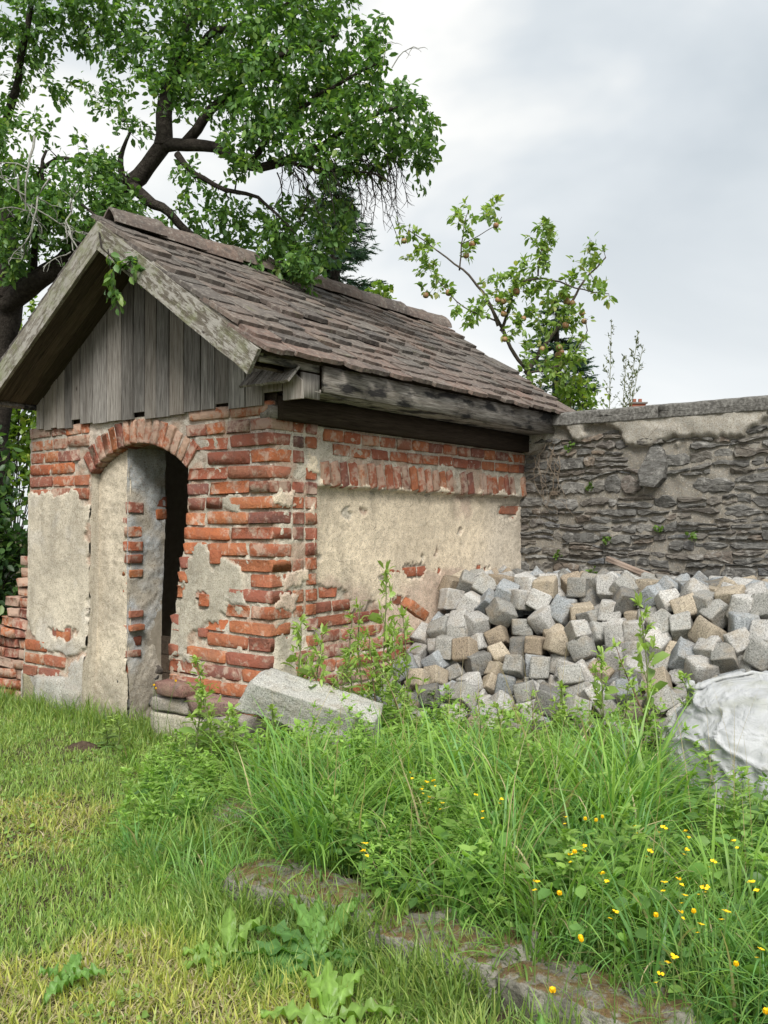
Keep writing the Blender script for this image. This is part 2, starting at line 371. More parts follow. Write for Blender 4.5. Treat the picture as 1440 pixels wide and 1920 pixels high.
def build_ground():
    def axis(c, fine, half, far):
        a = np.arange(c-half, c+half, fine); k = np.cumsum(fine*1.16**np.arange(1, 60)); k = k[k < far]
        return np.concatenate([(c-half-k)[::-1], a, c+half+k])
    xs = axis(0, .045, 4.2, 320); ys = axis(4.8, .045, 3.4, 320)
    X, Y = np.meshgrid(xs, ys, indexing='ij'); Z = gz(X, Y)
    Z = Z - .35*(1-sm(np.hypot(X-.05, Y-2.35), 0, .01))*0
    V = np.stack([X, Y, Z], -1).reshape(-1, 3); m = len(ys)
    i = np.arange(len(xs)-1)[:, None]*m; j = np.arange(m-1)[None, :]
    F = np.stack([i+j, i+m+j, i+m+j+1, i+j+1], -1).reshape(-1, 4)
    mt = M('soil_and_thatch', .95, .1); mt.vec = mt.tc.outputs['Object']
    c = mt.ramp(mt.noise(2.2, 6, .65), [(.34, (.055, .042, .03)), (.48, (.10, .085, .045)), (.58, (.085, .10, .035)), (.72, (.16, .14, .075))])
    c = mt.mix(mt.ramp(mt.noise(55, 4, .7), [(.4, .6), (.6, 0)]), c, (.05, .045, .025)); mt.base(c); mt.bump(mt.noise(40, 6, .7), .8, .02)
    tag(put('ground', mesh('ground', V, F, True), mt.m), kind='structure')
build_ground()
CX, CY = -.7325, 5.93
RZ = math.atan2(.794, .608)
MSH = Matrix.Translation((CX, CY, 0)) @ Matrix.Rotation(RZ, 4, 'Z')
def Wp(t, s, z): return MSH @ Vector((t, s, z))
shed = tag(empty('brick_shed', (CX, CY, 0), RZ), 'small old shed of crumbling red brick and flaking plaster under a clay tiled roof', 'shed')
def brick_variant(seed, dims):
    V, F = cube_grid(3); r = np.random.default_rng(seed)
    V = np.sign(V)*np.where(np.abs(V) > .4, .5, .42)
    ed = (np.abs(V) > .45).sum(1)
    k = np.where(ed == 3, .94, np.where(ed == 2, .975, 1.0))[:, None]; V = np.where(np.abs(V) > .45, V*k, V)
    V = V+r.normal(0, .024, V.shape)*np.array([.5, .8, 1.0]); V[:, 1] += (r.random(len(V))-.5)*.03
    return mesh('brick', V*np.array(dims), F, False)
BR = [brick_variant(i, (1, 1, 1)) for i in range(10)]
for b in BR: b.materials.append(MB)
def brick(parent, c, dims, rot=(0, 0, 0), lime=0.0, name='brick', me=None, mat=None):
    o = bpy.data.objects.new(name, me or rnd.choice(BR)); COL.objects.link(o); o.parent = parent
    o.location = c; o.rotation_euler = rot; o.scale = dims
    if me is None: o['lime'] = float(lime)
    return o
# wall heightfields
PLAS = {}
BEIGE = np.array((.74, .65, .51)); GREYB = np.array((.54, .50, .41)); MORT = np.array((.56, .51, .42)); PINK = np.array((.56, .42, .34)); BLUE = np.array((.52, .545, .555))
def hfield(name, u0, u1, z0, z1, step, mp, hfun, cull, cfun, parent):
    us = np.arange(u0, u1+step*.5, step); zs = np.arange(z0, z1+step*.5, step)
    U, Z = np.meshgrid(us, zs, indexing='ij'); H = hfun(U, Z); X = mp(U, Z, H)
    V = np.stack(X, -1).reshape(-1, 3); m = len(zs)
    i = np.arange(len(us)-1)[:, None]*m; j = np.arange(m-1)[None, :]
    F = np.stack([i+j, i+m+j, i+m+j+1, i+j+1], -1).reshape(-1, 4)
    if cull is not None:
        k = cull(U, Z).reshape(-1); keep = ~k[F].any(1); F = F[keep]
    return put(name, mesh(name, V, F, True, cfun(U, Z).reshape(-1, 3)), MW, parent)
def plinth(s, z): return .055*(1-sm(z, .25, .95))
ACS, ACZ, AR = 1.40, 1.251, .879
def archz(s): return ACZ+np.sqrt(np.maximum(AR**2-(np.asarray(s, float)-ACS)**2, 0))
def sright(z): return .83+.15*(1-sm(z, .75, 1.75))
FP = [[(2.9, 1.79), (2.50, 1.785), (2.35, 1.76), (2.12, 1.765), (2.085, 1.68), (1.96, 1.62), (1.96, .60), (2.05, .545), (2.22, .47), (2.48, .48), (2.67, .54), (2.74, .626), (2.84, .73), (2.9, .75)],
      [(2.9, .30), (2.62, .285), (2.3, .30), (2.0, .50), (1.9, .5), (1.9, -.2), (2.9, -.2)],
      [(.72, 1.40), (.59, 1.34), (.44, 1.276), (.316, 1.24), (.228, 1.16), (.219, .975), (.497, .928), (.516, .845), (.762, .752), (.82, .62), (.65, .594), (1.1, .56), (1.1, .70), (.93, .873), (.89, 1.03), (.84, 1.20)],
      [(.45, 1.70), (.30, 1.70), (.30, 1.62), (.45, 1.62)]]
FH = [(2.34, .643, .125, .045), (.525, 1.293, .05, .045), (.637, .991, .05, .04), (.647, .767, .045, .03), (1.99, 1.45, .02, .10), (1.99, .93, .035, .05)]
def fmask(s, z):
    n = (fbm(s, z, 0, 9, 4, 21)-.5)*.15+(fbm(s, z, 0, 34, 3, 23)-.5)*.06
    d = np.max([sdf(s, z, p) for p in FP], axis=0)
    for (a, b, ra, rb) in FH: d = np.minimum(d, (np.sqrt(((s-a)/ra)**2+((z-b)/rb)**2)-1)*min(ra, rb))
    return d+n
def fh(s, z):
    m = sm(fmask(s, z), 0, .009)
    h = -.001+.013*(fbm(s, z, 0, 22, 4, 31)-.5)*2*(1-.8*m) + .004*(fbm(s, z, 0, 45, 2, 32)-.5) + m*(.019+.006*(fbm(s, z, 0, 3, 3, 37)-.5)) + plinth(s, z)
    h = h - .04*sm(-s, -.04, .03)
    return h
def stain(U, Z, base, seed=0):
    n = fbm(U, Z, 0, 2.2, 5, 50+seed)[..., None]; n2 = fbm(U*3, Z*.8, 0, 3, 4, 60+seed)[..., None]; n3 = fbm(U, Z, 0, 14, 4, 70+seed)[..., None]
    c = base*(.72+.56*n); c = c*(1-.22*sm(n2, .52, .75)); c = c*(1-.13*sm(n3, .5, .7)) ; return c
def fcol(s, z):
    m = sm(fmask(s, z), 0, .012)[..., None]
    pl = np.where((s > 1.2)[..., None], BEIGE*.45+GREYB*.55, GREYB*.93)
    low = sm(.75-z+(fbm(s, z, 0, 4, 3, 3)-.5)*.5, 0, .3)[..., None]
    pl = pl*(1-low)+np.array((.43, .41, .375))*low
    c = MORT*(1-m)+pl*m
    # brick dust rubbed into the mortar between bricks
    d = ((1-m)*sm(fbm(s, z, 0, 7, 3, 81), .50, .62)[..., None])*.55; c = c*(1-d)+np.array((.33, .15, .085))*d
    wh = sm(fbm(s, z, 0, 5, 4, 88)+.25*sm(z, 1.95, 2.3), .62, .72)[..., None]*.5; c = c*(1-wh)+np.array((.66, .62, .55))*wh
    return stain(s, z, c)
front = hfield('front_wall', -.0, 2.84, -.2, 2.325, .012, lambda u, z, h: (-h, u, z), fh, lambda s, z: (s > sright(z)) & (s < 1.97) & (z < archz(s)-.004), fcol, shed)
# infill beside the door, set back under the arch
def ih(s, z): return .02*(fbm(s, z, 0, 10, 4, 131)-.5)+.012*(fbm(s, z, 0, 30, 3, 7)-.5) + .5*plinth(s, z)-.02*(1-sm(s, 1.60, 1.64))*(vn(s*0, z*11, 0, 5) > .4)
def icol(s, z):
    c = stain(s, z, BEIGE*.85+0*s[..., None], 4); q = sm(.55-z, 0, .3)[..., None]; return c*(1-q)+c*np.array((.75, .76, .78))*q
infill = hfield('door_infill', 1.60, 2.0, -.2, 2.12, .012, lambda u, z, h: (.075-h, u, z), ih, lambda s, z: z > archz(s)-.0, icol, shed)
def jcol(u, z):
    b = sm(fbm(u, z, 0, 3, 4, 97)+.22*sm(z, .6, .9)-.2*sm(z, 1.75, 1.95), .5, .66)[..., None]
    c = np.array((.47, .43, .36))*(1-b)+BLUE*b; return stain(u, z, c, 8)
jamb = hfield('door_reveal', 0, .36, -.2, 2.13, .012, lambda u, z, h: (.06+u, 1.60+.05*(1-sm(z, .5, 1.5))*u/.36-h, z), lambda u, z: .03*(fbm(u, z, 0, 7, 4, 141)-.5)+.012*(fbm(u, z, 0, 26, 3, 8)-.5)+.03*(1-sm(z, .2, .6)), None, jcol, shed)
hfield('arch_reveal', 0, 1.0, -.2, 1.93, .05, lambda u, z, h: (-fh(1.95+0*z, z)*(1-u)+.09*u, 1.981-h+0*z, z), lambda u, z: .006*(fbm(u, z, 0, 20, 3, 5)-.5), None, lambda u, z: stain(u, z, MORT+0*u[..., None], 3), shed)
# arch soffit
def soffit():
    th = np.linspace(-math.radians(41), math.radians(41), 60); tt = np.linspace(.02, .42, 20)
    TH, T = np.meshgrid(th, tt, indexing='ij'); R = AR+.006+.018*(fbm(TH*6, T*6, 0, 2, 4, 77)-.5)
    V = np.stack([T, ACS-R*np.sin(TH), ACZ+R*np.cos(TH)], -1).reshape(-1, 3); m = 20
    i = np.arange(59)[:, None]*m; j = np.arange(m-1)[None, :]
    F = np.stack([i+j, i+m+j, i+m+j+1, i+j+1], -1).reshape(-1, 4)
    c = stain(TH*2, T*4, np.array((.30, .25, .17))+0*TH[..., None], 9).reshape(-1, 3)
    put('arch_soffit', mesh('arch_soffit', V, F, True, c), MW, shed)
soffit()
CORE = mat_simple('mortar_core', [(.25, .22, .17), (.36, .32, .26)], 20)
def core(name, *b): return put(name, mesh(name, *box_bm(*b)), CORE, shed)
for b in ((.03, .40, .03, .83, -.3, 2.30), (.03, .40, .832, .93, -.3, 1.15), (.03, .40, 2.0, 2.82, -.3, 2.30), (.10, .42, 1.635, 1.998, -.3, 2.08), (.03, .40, .832, 1.998, 2.16, 2.30)): core('wall_core', *b)
for b in ((.402, 3.40, .10, .40, -.3, 2.20), (.402, 3.40, 2.45, 2.80, -.3, 2.30)): core('wall_core', *b)
core('earth_floor', .41, 3.4, .41, 2.44, -.2, .03)
# bricks of the front wall
ROWF = [2.335-.104*k for k in range(22)]
def inmask(s, z, th=.010):
    return float(fmask(np.array([s]), np.array([z]))[0]) > th
def fbrick(s0, s1, z, h=.086, lime=0, dep=.14, prot=None):
    p = rnd.uniform(.003, .015) if prot is None else prot
    p += float(plinth(0, z))*rnd.uniform(.9, 1.25)
    w = s1-s0-.014
    brick(front, (-p+dep/2, (s0+s1)/2+rnd.uniform(-.004, .004), z+rnd.uniform(-.004, .004)), (w, dep, h*rnd.uniform(.92, 1.04)), (rnd.uniform(-.01, .01), rnd.uniform(-.022, .022), math.pi/2+rnd.uniform(-.012, .012)), lime)
for k, zt in enumerate(ROWF):
    z = zt-.05; lime = .9 if k < 2 else (.3 if k < 5 else rnd.uniform(0, .35))
    if z < .24: continue
    # left pier
    s = 2.835; first = True
    while s > 2.02:
        w = rnd.choice((.20, .21, .33, .30)); s0 = max(s-w, 2.0)
        if s0 < 2.07: s0 = 2.0
        rr = math.hypot((s+s0)/2-ACS, z-ACZ)
        if not (z > 1.9 and rr < 1.10+(.0 if s0 > 2.05 else .02)) and (not inmask((s+s0)/2, z) or (first and rnd.random() < .0)) and s-s0 > .07:
            fbrick(s0, s, z, lime=lime)
        s = s0; first = False
    # right pier, corner first
    s = -.012; seq = [.42, .43, .22] if k % 2 == 0 else [.22, .42, .42]
    if rnd.random() < .3: seq[1:] = [.24, .2, .22]
    edge = float(sright(z))+rnd.uniform(-.015, .02)
    for n_, w in enumerate(seq):
        e = min(s+w+rnd.uniform(-.02, .02), edge)
        if edge-e < .08: e = edge
        if e-s < .06: break
        rr = math.hypot((s+e)/2-ACS, z-ACZ)
        if z > 1.88 and rr < 1.03: s = e; continue
        cm = (s+e)/2
        if not inmask(cm, z) or (e == edge and z < 1.5 and z > .6):
            if e == edge and inmask(cm, z): fbrick(max(e-.11, s), e, z, dep=.36, prot=.016, lime=.1)
            else: fbrick(s, e, z, dep=.20 if n_ == 0 else .3, lime=lime, prot=rnd.uniform(.006, .02) if n_ == 0 else None)
        s = e
for (a, b, ra, rb) in FH[:4]: brick(front, (.045-.012, a, b), (ra*2, .12, rb*2.1), (0, 0, math.pi/2), 0)
# voussoirs
NV = 16
for i in range(NV):
    th = math.radians(-40.5+81*(i+.5)/NV); L = rnd.uniform(.17, .20); r = AR+L/2-.004
    if abs(th) < .35: L = min(L, 2.335-archz(ACS-AR*math.sin(th))-.0); r = AR+L/2-.004
    brick(front, (-.010+.08+rnd.uniform(-.006, .006), ACS-r*math.sin(th), ACZ+r*math.cos(th)), (L, .17, .069*rnd.uniform(.9, 1.05)), (0, 0, 0), 1.0 if i > 5 else .5).rotation_euler = Euler((0, -(math.pi/2)+0, 0)).to_matrix().to_euler()
    o = front.children[-1] if False else bpy.data.objects[-1] if False else None
# orient voussoirs: x axis radial, y axis into the wall
for o in [c for c in front.children if abs(c.rotation_euler.y+math.pi/2) < 1e-3]:
    th = math.atan2(-(o.location.y-ACS), o.location.z-ACZ)
    X = Vector((0, -math.sin(th), math.cos(th))); Yv = Vector((1, 0, 0)); Zv = X.cross(Yv)
    o.rotation_euler = Matrix((X, Yv, Zv)).transposed().to_euler()
    o.rotation_euler.rotate_axis('Y', rnd.uniform(-.05, .05))
# brick ends showing along the door jamb
z = 1.66
while z > .32:
    if rnd.random() < .85:
        brick(infill, (.075+.058+rnd.uniform(-.004, .012), 1.634+rnd.uniform(-.022, .02), z+rnd.uniform(-.012, .012)), (rnd.uniform(.045, .10), .13, rnd.uniform(.045, .085)), (rnd.uniform(-.04, .04), rnd.uniform(-.1, .1), math.pi/2), rnd.choice((0, .4, .9)))
    z -= .104
for z in (1.60, 1.70): brick(jamb, (.385, 1.64, z), (.1, .09, .08), (0, 0, 0), .1)
# foundation stones
def stone(parent, name, c, dims, seed, mat, rot=(0, 0, 0), n=7, amp=.02, r=.25, col=None):
    V, F = rock(dims, n, r, amp, 7, seed, .12); o = put(name, mesh(name, V, F, True), mat, parent, c, rot)
    if col: o.color = (*col, 1)
    return o
for q in (((.02, 2.72, .16), (.20, .22, .26), (.30, .27, .18)), ((.00, 2.40, .13), (.24, .42, .34), (.42, .41, .37)), ((.0, 2.10, .07), (.22, .20, .30), (.36, .35, .30)),
          ((-.03, .76, .09), (.24, .58, .24), (.44, .41, .33)), ((-.05, .84, .265), (.24, .38, .11), (.33, .30, .26)), ((-.07, .80, .375), (.26, .36, .10), (.23, .13, .11)), ((-.06, .42, .30), (.22, .50, .12), (.26, .17, .15)),
          ((-.04, .25, .16), (.26, .46, .22), (.33, .30, .27)), ((-.02, .02, .1), (.34, .34, .3), (.30, .27, .25))):
    stone(shed, 'foundation_stone', q[0], q[1], rnd.randrange(999), MG, (rnd.uniform(-.05, .05), rnd.uniform(-.05, .05), rnd.uniform(-.05, .05)), col=q[2])
z = .0
while z < .36:
    h = rnd.uniform(.035, .07)
    stone(shed, 'foundation_stone', (.25+rnd.uniform(-.02, .02), 1.665, z+h/2), (.34, .12, h*1.1), rnd.randrange(999), MS, (0, 0, rnd.uniform(-.1, .1)))
    z += h*.9
# plank closing the foot of the door opening
for i, zz in enumerate((.11, .265, .42, .555)):
    V, F = box_bm(-.015, .015, -.45, .45, -.074, .074); put('door_plank', mesh('door_plank', V, F), WOODD, shed, (.43, 1.2, zz), (.0, .0, 0)).rotation_euler = (0, 0, 0)
# ---- side wall
SP = [[(.39, 1.80), (.40, 1.55), (.40, 1.24), (.44, 1.07), (.76, 1.06), (.80, .93), (1.15, .92), (1.3, .70), (1.9, .6), (3.5, .6), (3.5, 1.80)],
      [(-.05, 1.74), (.22, 1.745), (.22, 1.65), (-.05, 1.65)], [(.12, 1.22), (.36, 1.23), (.36, 1.12), (.10, 1.10)], [(-.1, 1.05), (.23, 1.04), (.23, .95), (-.1, .95)], [(.30, 2.04), (.42, 2.0), (.44, 1.90), (.36, 1.90)]]
SH = [(.80, 1.60, .05, .05), (1.03, 1.615, .05, .028), (1.70, 1.155, .20, .052), (1.98, 1.262, .085, .04), (1.80, 1.25, .06, .035), (3.30, 1.03, .09, .05), (3.22, 1.66, .20, .09), (.60, .99, .15, .085), (1.45, .92, .10, .05), (1.25, 1.09, .07, .045), (2.35, 1.45, .05, .03), (.52, 1.28, .07, .045), (2.75, 1.12, .09, .04)]
def smask(t, z):
    n = (fbm(t, z, 0, 8, 4, 221)-.5)*.16+(fbm(t, z, 0, 34, 3, 223)-.5)*.06
    d = np.max([sdf(t, z, p) for p in SP], axis=0)
    for (a, b, ra, rb) in SH: d = np.minimum(d, (np.sqrt(((t-a)/ra)**2+((z-b)/rb)**2)-1)*min(ra, rb)+.02)
    return d+n
def niche(t, z): return sm(t+.01*(fbm(t, z, 0, 10, 3, 5)-.5), .40, .44)*(1-sm(z+.02*(fbm(t, z, 0, 5, 3, 6)-.5), 1.765, 1.79))
def sh(t, z):
    m = sm(smask(t, z), 0, .009)
    h = .000+.013*(fbm(t, z, 0, 22, 4, 231)-.5)*2*(1-.8*m) + .004*(fbm(t, z, 0, 45, 2, 232)-.5) + m*(.017+.006*(fbm(t, z, 0, 2.5, 3, 237)-.5)) + plinth(t, z) - .062*niche(t, z)
    return h-.04*sm(-t, -.04, .03)
def scol(t, z):
    m = sm(smask(t, z), 0, .010)[..., None]
    pl = BEIGE*np.array((1.05, 1.02, .98)); pk = sm(fbm(t, z, 0, 3, 4, 61)-.32*sm(z, .9, 1.35), .30, .48)[..., None]*(.75*(1-sm(t, 2.4, 3.0)))[..., None]
    pl = pl*(1-pk)+PINK*pk; gr = sm(t+(fbm(t, z, 0, 2, 3, 3)-.5), 2.5, 3.2)[..., None]*.5; pl = pl*(1-gr)+np.array((.52, .49, .44))*gr
    c = MORT*1.02*(1-m)+pl*m
    d = ((1-m)*sm(fbm(t, z, 0, 7, 3, 181), .50, .62)[..., None])*.5; c = c*(1-d)+np.array((.36, .17, .10))*d
    return stain(t, z, c, 11)
side = hfield('side_wall', 0, 3.42, -.2, 2.20, .012, lambda u, z, h: (u, -h, z), sh, None, scol, shed)
def sbrick(t0, t1, z, h=.082, lime=.2, dep=.14, tilt=0.0, off=0.0):
    nf = float(niche(np.array([(t0+t1)/2]), np.array([z]))[0]); p = rnd.uniform(.005, .016)-.062*nf+float(plinth(0, z))+off
    brick(side, ((t0+t1)/2, -p+dep/2, z+rnd.uniform(-.004, .004)), (t1-t0-.016, dep, h*rnd.uniform(.9, 1.04)), (rnd.uniform(-.01, .01), tilt+rnd.uniform(-.02, .02), rnd.uniform(-.015, .015)), lime)
def sin_(t, z, th=.006): return float(smask(np.array([t]), np.array([z]))[0]) > th
for zc in (2.145, 2.045):
    t = .50+(.1 if zc < 2.1 else 0)
    while t < 3.38:
        w = rnd.uniform(.20, .24); sbrick(t, min(t+w, 3.40), zc, lime=rnd.choice((.1, .3, .6)), h=.08); t += w
t = .47
while t < 3.36:
    if rnd.random() < .86: sbrick(t, t+.098, 1.878, h=.19*rnd.uniform(.92, 1), lime=rnd.choice((.1, .3, .6, 1.1)), tilt=rnd.uniform(.10, .26)*-1, off=.006)
    t += .106
for k, zt in enumerate(ROWF):
    z = zt-.05
    if z < .10: break
    # pilaster: two headers behind the corner brick
    a = .20 if k % 2 == 0 else .42
    if k % 2 == 0: segs = [(.20, .30), (.30, .43)] if rnd.random() < .3 else [(.21, .43)]
    else: segs = [(.42, .44)]
    if k % 2 == 1: segs = [(.30, .44)] if rnd.random() < .8 else []
    if k > 0:
        sbrick(.19, .31, z, lime=.4) if not sin_(.25, z) and rnd.random() < .85 else None
        sbrick(.315, .435, z, lime=.4, off=.004) if not sin_(.37, z, .012) and rnd.random() < .9 else None
    # inside the niche where the plaster has come off
    t = .45+rnd.uniform(0, .1)
    while z < 1.74 and t < 3.36:
        w = rnd.choice((.20, .22, .42)) ; tm = t+w/2
        if not sin_(tm, z, -.004) or not sin_(t+w*.25, z, -.012) or not sin_(t+w*.75, z, -.012): sbrick(t, t+w, z, lime=.5 if z < .8 else .05)
        t += w
# ---- gable boards
gable = put('gable', mesh('gable', [(.02, 2.76, 2.30), (.02, -.02, 2.30), (.02, -.02, 2.40), (.02, 1.28, 3.30), (.02, 2.76, 2.34), (.04, 2.76, 2.30), (.04, -.02, 2.30), (.04, -.02, 2.40), (.04, 1.28, 3.30), (.04, 2.76, 2.34)], [(0, 1, 2, 3, 4), (9, 8, 7, 6, 5), (0, 5, 6, 1), (1, 6, 7, 2), (2, 7, 8, 3), (3, 8, 9, 4), (4, 9, 5, 0)]), WOODD, shed)
RS, RZT, SL = 1.28, 3.64, .683
def roofz(s): return RZT-SL*abs(s-RS)       # upper face of the barge boards
s = 2.70
while s > -.26:
    w = rnd.uniform(.135, .185) if s < 2.2 else rnd.uniform(.085, .13); e = max(s-w, -.30); g = .0055; d = rnd.uniform(0, .008)
    lo = 2.305+rnd.uniform(-.012, .012) if s > .1 else 2.31+rnd.uniform(-.005, .03)
    if rnd.random() < .08: lo += .05
    pts = [(s-g, lo), (e+g, lo), (e+g, roofz(e)-.13)]
    if e < RS < s: pts.append((RS, roofz(RS)-.13))
    pts.append((s-g, roofz(s)-.13)); n = len(pts)
    V = [(-.030-d, a, b) for a, b in pts]+[(-.008-d, a, b) for a, b in pts]
    F = [tuple(range(n)), tuple(range(2*n-1, n-1, -1))]+[(i, i+n, (i+1) % n+n, (i+1) % n) for i in range(n)]
    c = np.mean(V, axis=0); o = put('plank', mesh('plank', np.array(V)-c, F), WOOD, gable, tuple(c)); s = e
# ---- roof
XR0, XR1 = -.42, 3.92
def slope_slab(name, side_, x0, x1, q0, q1, n0, n1, mat, parent):
    """slab on a roof slope: q measured down the slope from the ridge, n normal to it"""
    L = math.hypot(1, SL); dn = Vector((0, -1/L if side_ > 0 else 1/L, -SL/L)); nn = Vector((0, -SL/L if side_ > 0 else SL/L, 1/L)); xx = Vector((1, 0, 0)); yy = nn.cross(dn)
    n = 12; V, F = [], []
    hx, hy, hz = (q1-q0)/2, (x1-x0)/2, (n1-n0)/2; r = np.random.default_rng(int(abs(q1*1000+x0*777+n0*99)))
    for i in range(n+1):
        u = -hx+2*hx*i/n
        for a, b in ((-1, -1), (1, -1), (1, 1), (-1, 1)): V.append((u, a*hy+r.normal(0, .0008), b*hz+r.normal(0, .0015)))
    for i in range(n):
        for k in range(4): a = i*4+k; b = i*4+(k+1) % 4; F.append((a, b, b+4, a+4))
    F += [(0, 3, 2, 1), (n*4, n*4+1, n*4+2, n*4+3)]
    c = Vector(((x0+x1)/2, RS, RZT))+dn*(q0+q1)/2+nn*(n0+n1)/2
    return put(name, mesh(name, V, F), mat, parent, c, Matrix((dn, yy, nn)).transposed().to_euler())
QR, QL = 1.58*math.hypot(1, SL), 1.50*math.hypot(1, SL)
roof = put('roof', mesh('roof', [(0, 0, 0), (.05, 0, 0), (0, .05, 0)], [(0, 1, 2)]), WOODD, shed, (1, 1.28, 3.4))
roof.location = (0, 0, 0)
def _deck():
    V = []; F = []
    for sd, q in ((1, QR-.02), (-1, QL-.02)):
        L = math.hypot(1, SL); dy, dz = (-1/L, -SL/L) if sd > 0 else (1/L, -SL/L); ny, nz = (-SL/L, 1/L) if sd > 0 else (SL/L, 1/L); b = len(V)
        for x in (XR0+.03, XR1):
            for qq in (0, q):
                for n in (-.055, -.03): V.append((x, RS+dy*qq+ny*n, RZT+dz*qq+nz*n))
        F += [tuple(b+k for k in f) for f in [(0, 1, 3, 2), (4, 6, 7, 5), (0, 4, 5, 1), (2, 3, 7, 6), (0, 2, 6, 4), (1, 5, 7, 3)]]
    roof.data = mesh('roof', V, F); roof.data.materials.append(WOODD)
_deck()
def tile_mesh(seed):
    r = np.random.default_rng(seed); w, L, th = .246, .36, .027; k = 8
    a = np.linspace(0, math.pi, k); xs = -w/2*np.cos(a); ys = -.040*np.sin(a)**.8+r.normal(0, .006, k)
    P = [(x, y) for x, y in zip(xs, ys)]+[(w/2, L), (-w/2, L)]; n = len(P)
    top = [(x, y, th+r.normal(0, .001)+(.004*math.cos(x/w*3) if y < .1 else 0)) for x, y in P]; bot = [(x, y, 0) for x, y in P]
    F = [tuple(range(n)), tuple(range(2*n-1, n-1, -1))]+[((i+1) % n, i, i+n, (i+1) % n+n) for i in range(n)]
    me = mesh('roof_tile', np.array(top+bot), F); me.materials.append(MT); return me
TM = [tile_mesh(i) for i in range(8)]
Lh = math.hypot(1, SL); Yax = Vector((0, 1/Lh, SL/Lh)); Nax = Vector((0, -SL/Lh, 1/Lh)); Xax = Vector((1, 0, 0))
BASE_R = Matrix((Xax, Yax, Nax)).transposed()
EXPOS = .160; nrow = 12
for r_ in range(nrow):
    q = QR+.045-r_*EXPOS; x = XR0+.05+(.124 if r_ % 2 else 0)+.06
    if r_ % 2: x -= .10
    sagx = rnd.uniform(-.01, .01)
    while x < XR1+.02:
        dx = .250
        p = Vector((x+rnd.uniform(-.006, .006), RS, RZT))-Yax*(q+rnd.uniform(-.018, .018)+.03*(float(vn(x*.8, r_*.3, 0, 13))-.5))+Nax*(.028+rnd.uniform(0, .018)+.045*(float(vn(x*1.3, r_*.4, 0, 3))-.5))
        e = Matrix.Rotation(math.radians(-4.6+rnd.uniform(-2.4, 1.0)), 3, 'X') @ Matrix.Rotation(rnd.gauss(0, .028), 3, 'Z') @ Matrix.Rotation(rnd.gauss(0, .020), 3, 'Y')
        if not (rnd.random() < .012):
            o = put('roof_tile', rnd.choice(TM), None, roof, p, (BASE_R @ e).to_euler()); o['red'] = float(max(0, rnd.gauss(.6 if r_ < 2 else (.3 if r_ < 4 else .0), .35)))
        x += dx
# tiles of the far slope, joined (never seen from the front)
def far_tiles():
    V = []; F = []; n = 0
    Ya = np.array((0, -1/Lh, SL/Lh)); Na = np.array((0, SL/Lh, 1/Lh))
    for r_ in range(10):
        q = QL+.045-r_*EXPOS; x = XR0+.1
        while x < XR1:
            c = np.array((x, RS, RZT))-Ya*q+Na*.03
            for a in (-.105, .105):
                for b, h in ((0, .02), (.3, 0)):
                    for g in (0, .016): V.append(c+np.array((a, 0, 0))+Ya*b+Na*(h+g))
            F += [tuple(n+k for k in f) for f in [(0, 1, 3, 2), (4, 6, 7, 5), (0, 4, 5, 1), (2, 3, 7, 6), (0, 2, 6, 4), (1, 5, 7, 3)]]; n += 8; x += .217
    tag(put('roof_tiles', mesh('roof_tiles', V, F), MT, roof), kind='stuff')
far_tiles()
# ridge tiles: half-round, each lapping the next
def ridge_mesh():
    k = 9; V = []; L = .42
    for xx, r in ((0, .128), (.045, .118), (L*.93, .090), (L, .088)):
        for rr in (r, r-.018):
            for i in range(k):
                a = math.pi*(i/(k-1)); V.append((xx, rr*1.05*math.cos(a), rr*.80*math.sin(a)-.055*abs(math.cos(a))))
    F = []
    for s_ in range(3):
        for i in range(k-1):
            a = s_*2*k+i; b = (s_+1)*2*k+i; F.append((a, a+1, b+1, b)); F.append((a+k, b+k, b+k+1, a+k+1))
    for s_ in (0, 3):
        for i in range(k-1): a = s_*2*k+i; F.append((a, a+k, a+k+1, a+1))
    me = mesh('ridge_tile', V, F, False); me.materials.append(MT); return me
RMm = ridge_mesh(); x = XR1-.01
while x > XR0+.1:
    x -= .385
    o = put('ridge_tile', RMm, None, roof, (x, RS+rnd.uniform(-.014, .014), RZT+.058+rnd.uniform(-.008, .010)), (rnd.uniform(-.05, .05), rnd.uniform(-.01, .03)+.02, rnd.uniform(-.03, .03))); o.scale = (-1, 1, 1); o.location.x += .40; o['red'] = rnd.uniform(.3, .8)
# barge boards, soffit boards
def slope_board(name, sd, x0, x1, q0, q1, n0, n1, mat): return slope_slab(name, sd, x0, x1, q0, q1, n0, n1, mat, shed)
slope_board('barge_board', 1, XR0-.028, XR0, -.01, QR+.02, -.155, .012, RAKE)
slope_board('barge_board', -1, XR0-.030, XR0-.002, -.0, QL+.03, -.155, .012, RAKE)
slope_board('verge_batten', 1, XR0-.004, XR0+.05, .02, QR, -.03, .028, RAKE)
slope_board('verge_batten', -1, XR0-.004, XR0+.05, .02, QL, -.03, .028, RAKE)
for i in range(3):
    a = XR0+.002+.132*i
    slope_board('soffit_board', 1, a, a+.128, .06, QR-.04, -.135, -.118, SOFF); slope_board('soffit_board', -1, a, a+.128, .06, QL-.02, -.135, -.118, SOFF)
slope_board('end_board', -1, XR0, 3.4, QL+.005, QL+.03, -.155, -.012, WOODX)
# far verge
slope_board('far_barge_board', 1, XR1, XR1+.028, 0, QR+.02, -.13, .03, WOODX); slope_board('far_barge_board', -1, XR1, XR1+.028, 0, QL+.02, -.13, .03, WOODX)
